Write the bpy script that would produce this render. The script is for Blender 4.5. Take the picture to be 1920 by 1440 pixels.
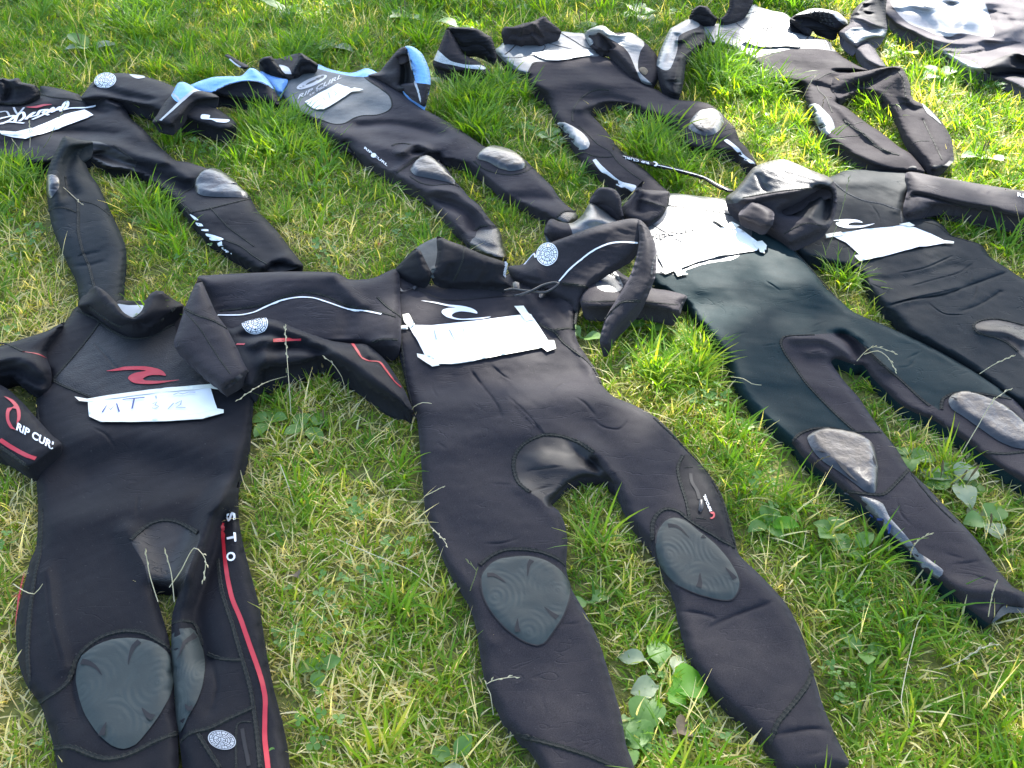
import bpy, bmesh, math, random
import numpy as np
from mathutils import Vector, Matrix
from mathutils.bvhtree import BVHTree
from mathutils.geometry import delaunay_2d_cdt

for o in list(bpy.data.objects): bpy.data.objects.remove(o)
scene = bpy.context.scene
COL = scene.collection
R = math.radians

# ------------------------------------------------------------------ camera, sky, sun, exposure
FPX, PITCH, CAMH = 1750.0, R(39.0), 1.42          # focal length in photo pixels, tilt below the horizon, height
cam_d = bpy.data.cameras.new('camera'); cam = bpy.data.objects.new('camera', cam_d); COL.objects.link(cam)
cam.location = (0, 0, CAMH); cam.rotation_euler = (math.pi/2 - PITCH, 0, 0)
cam_d.sensor_width = 36.0; cam_d.lens = 36.0*FPX/1920.0
cam_d.clip_start = 0.05; cam_d.clip_end = 900
scene.camera = cam

SUN_EL, SUN_AZ = R(37.0), R(17.0)                 # azimuth measured from straight ahead towards the right
SUNV = Vector((math.sin(SUN_AZ)*math.cos(SUN_EL), math.cos(SUN_AZ)*math.cos(SUN_EL), math.sin(SUN_EL)))
world = bpy.data.worlds.new('World'); scene.world = world; world.use_nodes = True
wn = world.node_tree; wn.nodes.clear()
sky = wn.nodes.new('ShaderNodeTexSky'); sky.sky_type = 'NISHITA'; sky.sun_disc = False
sky.sun_elevation = SUN_EL; sky.sun_rotation = SUN_AZ; sky.air_density = 1.0; sky.dust_density = 1.5; sky.ozone_density = 1.0
bg = wn.nodes.new('ShaderNodeBackground'); bg.inputs['Strength'].default_value = 0.15
wo = wn.nodes.new('ShaderNodeOutputWorld')
wn.links.new(sky.outputs[0], bg.inputs[0]); wn.links.new(bg.outputs[0], wo.inputs[0])
sd = bpy.data.lights.new('sun', 'SUN'); sd.energy = 4.7; sd.angle = R(0.6); sd.color = (1.0, .965, .90)
sun = bpy.data.objects.new('sun', sd); COL.objects.link(sun)
sun.rotation_euler = (-SUNV).to_track_quat('-Z', 'Y').to_euler(); sun.location = (0, 0, 20)
vs = scene.view_settings
vs.view_transform = 'Standard'; vs.look = 'None'; vs.gamma = 1.0; vs.use_curve_mapping = False
vs.exposure = 2.15
scene.cycles.use_denoising = True
scene.cycles.max_bounces = 4; scene.cycles.diffuse_bounces = 3; scene.cycles.transparent_max_bounces = 4

# ------------------------------------------------------------------ photo pixel -> point at a height above the lawn
CP, SP = math.cos(PITCH), math.sin(PITCH)
CAMP = np.array([0, 0, CAMH])
def rays(px):
    px = np.asarray(px, float); u = (px[:, 0]-960)/FPX; v = (px[:, 1]-720)/FPX
    return np.stack([u, CP-v*SP, -(SP+v*CP)], 1)
def unp(px, z):
    d = rays(px); t = (CAMH-np.asarray(z, float))/-d[:, 2]
    return CAMP+d*t[:, None]
def at(x, y, z=0.0): return Vector(unp([(x, y)], [z])[0])
def topx(P):
    P = np.asarray(P, float)-CAMP
    zc = P[:, 1]*CP-P[:, 2]*SP; yc = P[:, 1]*SP+P[:, 2]*CP
    return np.stack([960+FPX*P[:, 0]/zc, 720-FPX*yc/zc], 1)
def g0(px): return unp(px, np.zeros(len(px)))[:, :2]

VIEW = {'a1': (0, 520, 560/1920), 'a2': (0, 900, 560/1493), 'a3': (320, 420, 540/1920), 'a4': (720, 400, 580/1920),
        'a5': (760, 780, 1/3), 'a6': (860, 1000, 760/1920), 'b1': (0, 120, 580/1898), 'b2': (400, 60, 420/1920),
        'b3': (640, 240, 460/1920), 'b4': (800, 20, 440/1920), 'b5': (1000, 140, 440/1920), 'b6': (1220, 0, 440/1920),
        'b7': (1480, 0, 440/1920), 'c1': (1060, 290, 540/1897), 'c2': (1480, 300, 440/1377), 'c3': (1300, 600, 620/1920),
        'c4': (1480, 760, 440/1509), 'd1': (0, 1000, 480/1571), 'd4': (1560, 0, 360/1920), 'p': (0, 0, 1.0)}
def tr(v, *c):
    """flat list of x, y in one enlarged view of the photo -> list of photo pixels"""
    x0, y0, s = VIEW[v]
    return [(x0+c[i]*s, y0+c[i+1]*s) for i in range(0, len(c), 2)]
def zs(pts, z): return [(p[0], p[1], z) for p in pts]

# ------------------------------------------------------------------ small numeric helpers
def spline(P, closed, step):
    """Catmull-Rom through the control points, resampled; P is (N,k), step in the units of a ground length"""
    P = np.asarray(P, float); n = len(P); out = []
    G = g0(P[:, :2])
    rng = range(n) if closed else range(n-1)
    for i in rng:
        a, b, c, d = [(i+k) % n if closed else min(max(i+k, 0), n-1) for k in (-1, 0, 1, 2)]
        L = np.linalg.norm(G[c]-G[b]); m = max(1, int(round(L/step)))
        for k in range(m):
            t = k/m
            m1 = (P[c]-P[a])*.5*.85; m2 = (P[d]-P[b])*.5*.85
            # keep tangents shorter than the segment so that corners do not overshoot
            l = np.linalg.norm(P[c, :2]-P[b, :2])+1e-9
            for q in (m1, m2):
                s = np.linalg.norm(q[:2])
                if s > l: q *= l/s
            h1 = 2*t**3-3*t**2+1; h2 = -2*t**3+3*t**2; h3 = t**3-2*t**2+t; h4 = t**3-t**2
            out.append(h1*P[b]+h2*P[c]+h3*m1+h4*m2)
    if not closed: out.append(P[-1])
    return np.array(out)
def inside(pts, poly):
    x, y = pts[:, 0], pts[:, 1]; r = np.zeros(len(pts), bool); n = len(poly)
    j = n-1
    for i in range(n):
        xi, yi = poly[i]; xj, yj = poly[j]
        if yi != yj:
            r ^= ((yi > y) != (yj > y)) & (x < (xj-xi)*(y-yi)/(yj-yi)+xi)
        j = i
    return r
def dist_poly(pts, line, closed=False):
    L = np.asarray(line); a = L if closed else L[:-1]; b = np.roll(L, -1, 0) if closed else L[1:]
    best = np.full(len(pts), 1e9)
    for p, q in zip(a, b):
        d = q-p; l2 = d@d+1e-12
        t = np.clip(((pts-p)@d)/l2, 0, 1)
        best = np.minimum(best, np.linalg.norm(pts-(p+t[:, None]*d), axis=1))
    return best
def lumps(pts, amp, lo, hi, seed, n=12):
    r = np.random.RandomState(seed); out = np.zeros(len(pts))
    for _ in range(n):
        a = r.rand()*6.283; w = 6.283/(lo*(hi/lo)**r.rand())
        out += np.sin(pts[:, 0]*math.cos(a)*w+pts[:, 1]*math.sin(a)*w+r.rand()*6.283)
    return out*amp/math.sqrt(n)

# ------------------------------------------------------------------ materials
MATS = {}
def nd(nt, t, **kw):
    n = nt.nodes.new(t)
    for k, v in kw.items():
        if hasattr(n, k) and not k[0].isupper(): setattr(n, k, v)
        else: n.inputs[k.replace('_', ' ')].default_value = v
    return n
def newmat(name):
    m = bpy.data.materials.new(name); m.use_nodes = True; nt = m.node_tree
    MATS[name] = m
    return m, nt, nt.nodes['Principled BSDF']
def bumpchain(nt, bsdf, parts):
    """parts: list of (height socket, strength, distance)"""
    prev = None
    for s, st, di in parts:
        b = nt.nodes.new('ShaderNodeBump'); b.inputs['Strength'].default_value = st; b.inputs['Distance'].default_value = di
        nt.links.new(s, b.inputs['Height'])
        if prev: nt.links.new(prev.outputs[0], b.inputs['Normal'])
        prev = b
    nt.links.new(prev.outputs[0], bsdf.inputs['Normal'])
def cloth(name, col, rough=.6, sheen=.25, spec=.35, crease=.35, weave=.25, sheencol=(.75, .72, .85, 1), dust=.05, grain='weave', crease_scale=9.0):
    m, nt, b = newmat(name); L = nt.links.new
    tc = nt.nodes.new('ShaderNodeTexCoord')
    # base colour with faint fading and lint
    n1 = nd(nt, 'ShaderNodeTexNoise', Scale=6.0, Detail=5.0)
    L(tc.outputs['Object'], n1.inputs['Vector'])
    mix = nt.nodes.new('ShaderNodeMix'); mix.data_type = 'RGBA'
    mix.inputs[6].default_value = (*[c*.8 for c in col], 1); mix.inputs[7].default_value = (*[c*1.25 for c in col], 1)
    L(n1.outputs[0], mix.inputs[0])
    n2 = nd(nt, 'ShaderNodeTexNoise', Scale=210.0, Detail=2.0); L(tc.outputs['Object'], n2.inputs['Vector'])
    rp = nt.nodes.new('ShaderNodeValToRGB'); rp.color_ramp.elements[0].position = .70; rp.color_ramp.elements[1].position = .76
    L(n2.outputs[0], rp.inputs[0])
    dm = nt.nodes.new('ShaderNodeMix'); dm.data_type = 'RGBA'; dm.inputs[7].default_value = (.22, .2, .17, 1)
    ml = nt.nodes.new('ShaderNodeMath'); ml.operation = 'MULTIPLY'; ml.inputs[1].default_value = dust*4
    L(rp.outputs[0], ml.inputs[0]); L(ml.outputs[0], dm.inputs[0]); L(mix.outputs[2], dm.inputs[6])
    fg = nd(nt, 'ShaderNodeTexNoise', Scale=620.0, Detail=2.0); L(tc.outputs['Object'], fg.inputs['Vector'])
    fr = nt.nodes.new('ShaderNodeMapRange'); fr.inputs[1].default_value = .3; fr.inputs[2].default_value = .7; fr.inputs[3].default_value = .62; fr.inputs[4].default_value = 1.42; L(fg.outputs[0], fr.inputs[0])
    fm = nt.nodes.new('ShaderNodeMix'); fm.data_type = 'RGBA'; fm.blend_type = 'MULTIPLY'; fm.inputs[0].default_value = 1; L(dm.outputs[2], fm.inputs[6]); L(fr.outputs[0], fm.inputs[7])
    L(fm.outputs[2], b.inputs['Base Color'])
    # roughness worn in patches
    n3 = nd(nt, 'ShaderNodeTexNoise', Scale=11.0, Detail=6.0); L(tc.outputs['Object'], n3.inputs['Vector'])
    mr = nt.nodes.new('ShaderNodeMapRange'); mr.inputs[1].default_value = .3; mr.inputs[2].default_value = .7
    mr.inputs[3].default_value = rough-.06; mr.inputs[4].default_value = rough+.07
    L(n3.outputs[0], mr.inputs[0]); L(mr.outputs[0], b.inputs['Roughness'])
    b.inputs['Specular IOR Level'].default_value = spec
    b.inputs['Sheen Weight'].default_value = sheen; b.inputs['Sheen Roughness'].default_value = .45
    b.inputs['Sheen Tint'].default_value = sheencol
    parts = []
    # pressed-in creases: thin lines where two warped noises meet
    wv = nd(nt, 'ShaderNodeTexNoise', Scale=crease_scale, Detail=3.0, Roughness=.55, Distortion=.9)
    mp = nt.nodes.new('ShaderNodeMapping'); mp.inputs['Scale'].default_value = (.42, 1.5, 1); mp.inputs['Rotation'].default_value = (0, 0, .35)
    L(tc.outputs['Object'], mp.inputs[0]); L(mp.outputs[0], wv.inputs['Vector'])
    sb = nt.nodes.new('ShaderNodeMath'); sb.operation = 'SUBTRACT'; sb.inputs[1].default_value = .5; L(wv.outputs[0], sb.inputs[0])
    ab = nt.nodes.new('ShaderNodeMath'); ab.operation = 'ABSOLUTE'; L(sb.outputs[0], ab.inputs[0])
    cr = nt.nodes.new('ShaderNodeMapRange'); cr.inputs[2].default_value = .012; L(ab.outputs[0], cr.inputs[0])
    msk = nd(nt, 'ShaderNodeTexNoise', Scale=7.0, Detail=2.0); L(tc.outputs['Object'], msk.inputs['Vector'])
    mk = nt.nodes.new('ShaderNodeMapRange'); mk.inputs[1].default_value = .48; mk.inputs[2].default_value = .62; L(msk.outputs[0], mk.inputs[0])
    inv = nt.nodes.new('ShaderNodeMath'); inv.operation = 'SUBTRACT'; inv.inputs[0].default_value = 1.0; L(cr.outputs[0], inv.inputs[1])
    mm = nt.nodes.new('ShaderNodeMath'); mm.operation = 'MULTIPLY'; L(inv.outputs[0], mm.inputs[0]); L(mk.outputs[0], mm.inputs[1])
    ng = nt.nodes.new('ShaderNodeMath'); ng.operation = 'MULTIPLY'; ng.inputs[1].default_value = -1; L(mm.outputs[0], ng.inputs[0])
    parts.append((ng.outputs[0], crease, .004))
    sm = nd(nt, 'ShaderNodeTexNoise', Scale=38.0, Detail=4.0); L(tc.outputs['Object'], sm.inputs['Vector'])
    parts.append((sm.outputs[0], .25, .002))
    if grain == 'weave':
        wn_ = nd(nt, 'ShaderNodeTexNoise', Scale=1100.0, Detail=1.0); L(tc.outputs['Object'], wn_.inputs['Vector'])
        parts.append((wn_.outputs[0], weave, .0006))
    else:
        vo = nd(nt, 'ShaderNodeTexVoronoi', Scale=260.0); L(tc.outputs['Object'], vo.inputs['Vector'])
        parts.append((vo.outputs['Distance'], weave, .0015))
    bumpchain(nt, b, parts)
    return m
cloth('neoprene_black', (.0084, .0082, .0098), .66, .04, .12, crease=.2, dust=.035)
cloth('neoprene_soft', (.0205, .0180, .0200), .70, .07, .12, crease=.3, dust=.035)
cloth('neoprene_worn', (.0275, .0232, .0245), .68, .07, .10, crease=.35, dust=.03)
cloth('neoprene_sunlit', (.031, .0265, .0275), .76, .03, .05, crease=.35, dust=.02)  # black neoprene lightened: sunlight on the back suits put into the base colour
cloth('neoprene_glare', (.085, .075, .079), .72, .03, .08, crease=.3, dust=.0)  # lighter still: sun glare on the corner suit put into the base colour
cloth('skin_teal', (.0090, .0210, .0230), .66, .01, .07, crease=.25, weave=.12, dust=.04)
cloth('skin_slate', (.0135, .0175, .0195), .66, .01, .08, crease=.45, weave=.12, dust=.03)
cloth('skin_mesh', (.05, .055, .056), .39, .0, 1.0, crease=.2, weave=.3, grain='mesh', dust=.0)
cloth('skin_dark_mesh', (.012, .013, .014), .45, .0, .55, crease=.2, weave=.3, grain='mesh', dust=.0)
cloth('skin_glare', (.30, .30, .30), .55, .0, .3, crease=.2, weave=.1, dust=.0)  # white sun glare on the corner suit's rubber, painted as a pale colour
cloth('skin_silver', (.15, .16, .16), .42, .0, .6, crease=.25, weave=.2, grain='mesh', dust=.0)
cloth('chest_mesh', (.0105, .0115, .0125), .52, .02, .25, crease=.1, weave=.5, grain='mesh', dust=.02)
cloth('print_grey', (.075, .085, .085), .55, .03, .3, crease=.1, weave=.1, dust=.02)
cloth('crotch_rubber', (.0115, .0105, .0108), .46, .0, .28, crease=.5, weave=.2, dust=.02, crease_scale=16.0)
cloth('lycra_blue', (.19, .40, .72), .6, .1, .3, crease=.2, weave=.2, sheencol=(.6, .8, 1, 1), dust=.0)
cloth('lycra_blue_mesh', (.13, .30, .62), .6, .1, .3, crease=.1, weave=.6, grain='mesh', sheencol=(.6, .8, 1, 1), dust=.0)
cloth('inner_grey', (.04, .047, .045), .62, .05, .3, crease=.1, dust=.0)
cloth('pale_stripe', (.5, .5, .49), .5, .0, .4, crease=.3, dust=.0)
cloth('ankle_grip', (.02, .018, .016), .36, .0, .7, crease=.1, weave=.9, grain='mesh', dust=.0)

def pad_mat(name, col, rough, spec, ringh, noiseh):
    m, nt, b = newmat(name); L = nt.links.new
    tc = nt.nodes.new('ShaderNodeTexCoord')
    # moulded rings round three centres; the nearest centre wins
    fl = nt.nodes.new('ShaderNodeMapping'); fl.inputs['Scale'].default_value = (1, 1, 0); L(tc.outputs['Generated'], fl.inputs[0])
    near_ = None
    for cx_, cy_ in ((.16, .50), (.86, .58), (.52, .12)):
        dn = nt.nodes.new('ShaderNodeVectorMath'); dn.operation = 'DISTANCE'; L(fl.outputs[0], dn.inputs[0]); dn.inputs[1].default_value = (cx_, cy_, 0)
        if near_ is None: near_ = dn.outputs['Value']
        else:
            mn = nt.nodes.new('ShaderNodeMath'); mn.operation = 'MINIMUM'; L(near_, mn.inputs[0]); L(dn.outputs['Value'], mn.inputs[1]); near_ = mn.outputs[0]
    ml = nt.nodes.new('ShaderNodeMath'); ml.operation = 'MULTIPLY'; ml.inputs[1].default_value = 95; L(near_, ml.inputs[0])
    sn = nt.nodes.new('ShaderNodeMath'); sn.operation = 'SINE'; L(ml.outputs[0], sn.inputs[0])
    n1 = nd(nt, 'ShaderNodeTexNoise', Scale=24.0, Detail=5.0); L(tc.outputs['Object'], n1.inputs['Vector'])
    mk = nt.nodes.new('ShaderNodeMapRange'); mk.inputs[1].default_value = .42; mk.inputs[2].default_value = .6; L(n1.outputs[0], mk.inputs[0])
    mm = nt.nodes.new('ShaderNodeMath'); mm.operation = 'MULTIPLY'; L(sn.outputs[0], mm.inputs[0]); L(mk.outputs[0], mm.inputs[1])
    n2 = nd(nt, 'ShaderNodeTexNoise', Scale=300.0, Detail=3.0); L(tc.outputs['Object'], n2.inputs['Vector'])
    mix = nt.nodes.new('ShaderNodeMix'); mix.data_type = 'RGBA'; L(n1.outputs[0], mix.inputs[0])
    mix.inputs[6].default_value = (*[c*.75 for c in col], 1); mix.inputs[7].default_value = (*[c*1.3 for c in col], 1)
    L(mix.outputs[2], b.inputs['Base Color'])
    b.inputs['Roughness'].default_value = rough; b.inputs['Specular IOR Level'].default_value = spec
    bumpchain(nt, b, [(mm.outputs[0], ringh, .0018), (n1.outputs[0], noiseh, .004), (n2.outputs[0], .2, .0008)])
pad_mat('pad_rubber', (.033, .042, .038), .5, .2, .17, .0)
pad_mat('pad_shiny', (.010, .011, .012), .32, .7, .0, 1.5)

def plain(name, col, rough=.6, spec=.4, var=.12, scale=30., bump=.15):
    m, nt, b = newmat(name); L = nt.links.new
    tc = nt.nodes.new('ShaderNodeTexCoord'); n1 = nd(nt, 'ShaderNodeTexNoise', Scale=scale, Detail=4.0); L(tc.outputs['Object'], n1.inputs['Vector'])
    mix = nt.nodes.new('ShaderNodeMix'); mix.data_type = 'RGBA'; L(n1.outputs[0], mix.inputs[0])
    mix.inputs[6].default_value = (*[c*(1-var) for c in col], 1); mix.inputs[7].default_value = (*[min(1, c*(1+var)) for c in col], 1)
    L(mix.outputs[2], b.inputs['Base Color']); b.inputs['Roughness'].default_value = rough; b.inputs['Specular IOR Level'].default_value = spec
    if bump: bumpchain(nt, b, [(n1.outputs[0], bump, .002)])
    return m
plain('print_red', (.42, .016, .026), .45)
plain('print_white', (.78, .78, .76), .5)
plain('print_silver', (.4, .41, .41), .4)
plain('print_blue', (.012, .03, .14), .4)
plain('groove', (.006, .006, .007), .7)  # near-black for slits and slots, also for painted shade in creases and openings
plain('thread', (.014, .015, .012), .75, .25, .4, 500., .8)
plain('thread_grey', (.06, .06, .06), .75, .25, .4, 500., .8)
plain('paper', (.88, .86, .79), .7, .2, .03, 8., .1)
plain('masking_tape', (.80, .77, .62), .6, .3, .06, 40., .3)
plain('ink', (.07, .08, .2), .7, .2)
plain('ink_pale', (.36, .38, .52), .7, .2)
plain('plastic_black', (.015, .015, .016), .35, .5)
plain('dead_leaf', (.16, .12, .075), .75, .2, .4, 60., .5)
plain('bark_red', (.30, .10, .035), .75, .2, .3, 80., .5)
plain('tree_bark', (.09, .07, .05), .85, .2, .4, 12., .8)

def leafy(name, c0, c1, trans=.3, rough=.5, vein=0., scale=14.):
    m, nt, b = newmat(name); L = nt.links.new
    tc = nt.nodes.new('ShaderNodeTexCoord'); n1 = nd(nt, 'ShaderNodeTexNoise', Scale=scale, Detail=4.0); L(tc.outputs['Object'], n1.inputs['Vector'])
    mix = nt.nodes.new('ShaderNodeMix'); mix.data_type = 'RGBA'; L(n1.outputs[0], mix.inputs[0])
    mix.inputs[6].default_value = (*c0, 1); mix.inputs[7].default_value = (*c1, 1)
    L(mix.outputs[2], b.inputs['Base Color']); b.inputs['Roughness'].default_value = rough
    t = nt.nodes.new('ShaderNodeBsdfTranslucent')
    br = nt.nodes.new('ShaderNodeMix'); br.data_type = 'RGBA'; br.blend_type = 'MULTIPLY'; br.inputs[0].default_value = 1; br.inputs[7].default_value = (2.0, 2.0, .7, 1)
    L(mix.outputs[2], br.inputs[6]); L(br.outputs[2], t.inputs[0])
    ms = nt.nodes.new('ShaderNodeMixShader'); ms.inputs[0].default_value = trans
    L(b.outputs[0], ms.inputs[1]); L(t.outputs[0], ms.inputs[2]); L(ms.outputs[0], nt.nodes['Material Output'].inputs[0])
    n2 = nd(nt, 'ShaderNodeTexNoise', Scale=scale*9, Detail=3.0); L(tc.outputs['Object'], n2.inputs['Vector'])
    bumpchain(nt, b, [(n2.outputs[0], .3, .002)])
    return m
leafy('leaf_plantain', (.075, .17, .022), (.17, .30, .06), .3, .5)
leafy('leaf_bright', (.10, .30, .008), (.16, .38, .015), .5, .5)
leafy('leaf_pale', (.16, .21, .10), (.28, .32, .18), .2, .5)
leafy('leaf_tree', (.03, .08, .012), (.06, .13, .02), .3, .5, scale=2.)
leafy('stalk_straw', (.48, .41, .24), (.68, .60, .40), .15, .6)
leafy('stalk_green', (.13, .16, .05), (.24, .24, .10), .15, .6)
leafy('spike_brown', (.10, .07, .03), (.20, .15, .07), .1, .7)
def M(n): return MATS[n]

# grass blades: colour from each blade's own tint plus how dry its patch is
def grass_mat():
    m, nt, b = newmat('grass_blade'); L = nt.links.new
    a = nt.nodes.new('ShaderNodeAttribute'); a.attribute_name = 'tint'
    d = nt.nodes.new('ShaderNodeAttribute'); d.attribute_name = 'dry'; d.attribute_type = 'INSTANCER'
    ad = nt.nodes.new('ShaderNodeMath'); ad.operation = 'ADD'; L(a.outputs['Fac'], ad.inputs[0]); L(d.outputs['Fac'], ad.inputs[1])
    rp = nt.nodes.new('ShaderNodeValToRGB'); cr = rp.color_ramp
    stops = [(0, (.06, .155, .022)), (.25, (.10, .225, .016)), (.5, (.18, .30, .02)), (.68, (.29, .35, .045)), (.82, (.44, .41, .15)), (1, (.72, .64, .42))]
    cr.elements[0].position = 0; cr.elements[0].color = (*stops[0][1], 1)
    cr.elements[1].position = 1; cr.elements[1].color = (*stops[-1][1], 1)
    for p, c in stops[1:-1]:
        e = cr.elements.new(p); e.color = (*c, 1)
    L(ad.outputs[0], rp.inputs[0]); L(rp.outputs[0], b.inputs['Base Color'])
    b.inputs['Roughness'].default_value = .45; b.inputs['Specular IOR Level'].default_value = .3
    t = nt.nodes.new('ShaderNodeBsdfTranslucent')
    br = nt.nodes.new('ShaderNodeMix'); br.data_type = 'RGBA'; br.blend_type = 'MULTIPLY'; br.inputs[0].default_value = 1; br.inputs[7].default_value = (2.3, 2.0, .5, 1)
    L(rp.outputs[0], br.inputs[6]); L(br.outputs[2], t.inputs[0])
    ms = nt.nodes.new('ShaderNodeMixShader'); ms.inputs[0].default_value = .5
    L(b.outputs[0], ms.inputs[1]); L(t.outputs[0], ms.inputs[2]); L(ms.outputs[0], nt.nodes['Material Output'].inputs[0])
grass_mat()
def ground_mat():
    m, nt, b = newmat('lawn_soil'); L = nt.links.new
    tc = nt.nodes.new('ShaderNodeTexCoord')
    n1 = nd(nt, 'ShaderNodeTexNoise', Scale=3.0, Detail=6.0); L(tc.outputs['Object'], n1.inputs['Vector'])
    n2 = nd(nt, 'ShaderNodeTexNoise', Scale=90.0, Detail=5.0); L(tc.outputs['Object'], n2.inputs['Vector'])
    rp = nt.nodes.new('ShaderNodeValToRGB'); cr = rp.color_ramp
    cr.elements[0].position = .3; cr.elements[0].color = (.07, .06, .022, 1); cr.elements[1].position = .75; cr.elements[1].color = (.27, .21, .11, 1)
    e = cr.elements.new(.52); e.color = (.16, .17, .03, 1)
    mx = nt.nodes.new('ShaderNodeMix'); mx.inputs[0].default_value = .6; L(n1.outputs[0], mx.inputs[2]); L(n2.outputs[0], mx.inputs[3])
    L(mx.outputs[0], rp.inputs[0]); L(rp.outputs[0], b.inputs['Base Color']); b.inputs['Roughness'].default_value = .9
    bumpchain(nt, b, [(n2.outputs[0], .8, .02)])
ground_mat()

# ------------------------------------------------------------------ objects
def tag(o, label=None, cat=None, group=None, kind=None):
    if label: o['label'] = label
    if cat: o['category'] = cat
    if group: o['group'] = group
    if kind: o['kind'] = kind
    return o
def empty(name, loc):
    o = bpy.data.objects.new(name, None); COL.objects.link(o); o.location = loc; o.empty_display_size = .1
    return o
def meshobj(name, V, F, mat, parent=None, normals=None, smooth=True, base=None):
    me = bpy.data.meshes.new(name); V = np.asarray(V, float)
    if parent is not None:
        r = parent; off = np.zeros(3)
        while r is not None: off += np.array(r.location); r = r.parent
    else:
        off = np.array(base) if base is not None else np.zeros(3)
    V = V-off
    me.from_pydata(V.tolist(), [], [list(map(int, f)) for f in F]); me.update()
    if smooth: me.polygons.foreach_set('use_smooth', [True]*len(me.polygons))
    if normals is not None: me.normals_split_custom_set_from_vertices([tuple(n) for n in normals])
    me.materials.append(M(mat))
    o = bpy.data.objects.new(name, me); COL.objects.link(o)
    if parent is not None: o.parent = parent
    else: o.location = off
    return o
FOOT = []            # footprints of everything that presses the grass down (photo pixels)

def triangulate(px, extra_lines, sp, outline_px):
    """constrained triangulation in ground coordinates of the area inside outline_px"""
    og = g0(outline_px); lo = og.min(0); hi = og.max(0)
    xs = np.arange(lo[0]+sp*.5, hi[0], sp); ys = np.arange(lo[1]+sp*.5, hi[1], sp*.866)
    X, Y = np.meshgrid(xs, ys); X = X+((np.arange(len(ys)) % 2)*sp*.5)[:, None]
    pts = np.stack([X.ravel(), Y.ravel()], 1)
    pts = pts[inside(pts, og)]
    if len(pts): pts = pts[dist_poly(pts, og, True) > sp*.55]
    lines = [g0(l) for l in extra_lines]
    for l in lines:
        if len(pts): pts = pts[dist_poly(pts, l) > sp*.4]
    V = [Vector(p) for p in og]; E = [(i, (i+1) % len(og)) for i in range(len(og))]
    for l in lines:
        k = len(V); V += [Vector(p) for p in l]; E += [(k+i, k+i+1) for i in range(len(l)-1)]
    V += [Vector(p) for p in pts]
    vo, eo, fo, *_ = delaunay_2d_cdt(V, E, [], 0, 1e-5)
    G = np.array([(v.x, v.y) for v in vo]); T = np.array([f for f in fo if len(f) == 3])
    cen = G[T].mean(1); T = T[inside(cen, og)]
    a, b, c = G[T[:, 0]], G[T[:, 1]], G[T[:, 2]]
    ar = (b[:, 0]-a[:, 0])*(c[:, 1]-a[:, 1])-(b[:, 1]-a[:, 1])*(c[:, 0]-a[:, 0])
    T[ar < 0] = T[ar < 0][:, ::-1]
    used = np.unique(T); mp = -np.ones(len(G), int); mp[used] = np.arange(len(used))
    return G[used], mp[T]
def g2px(G): return topx(np.concatenate([G, np.zeros((len(G), 1))], 1))
def vnormals(V, T):
    n = np.cross(V[T[:, 1]]-V[T[:, 0]], V[T[:, 2]]-V[T[:, 0]])
    out = np.zeros_like(V)
    for k in range(3): np.add.at(out, T[:, k], n)
    return out/(np.linalg.norm(out, axis=1)[:, None]+1e-12)

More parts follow.
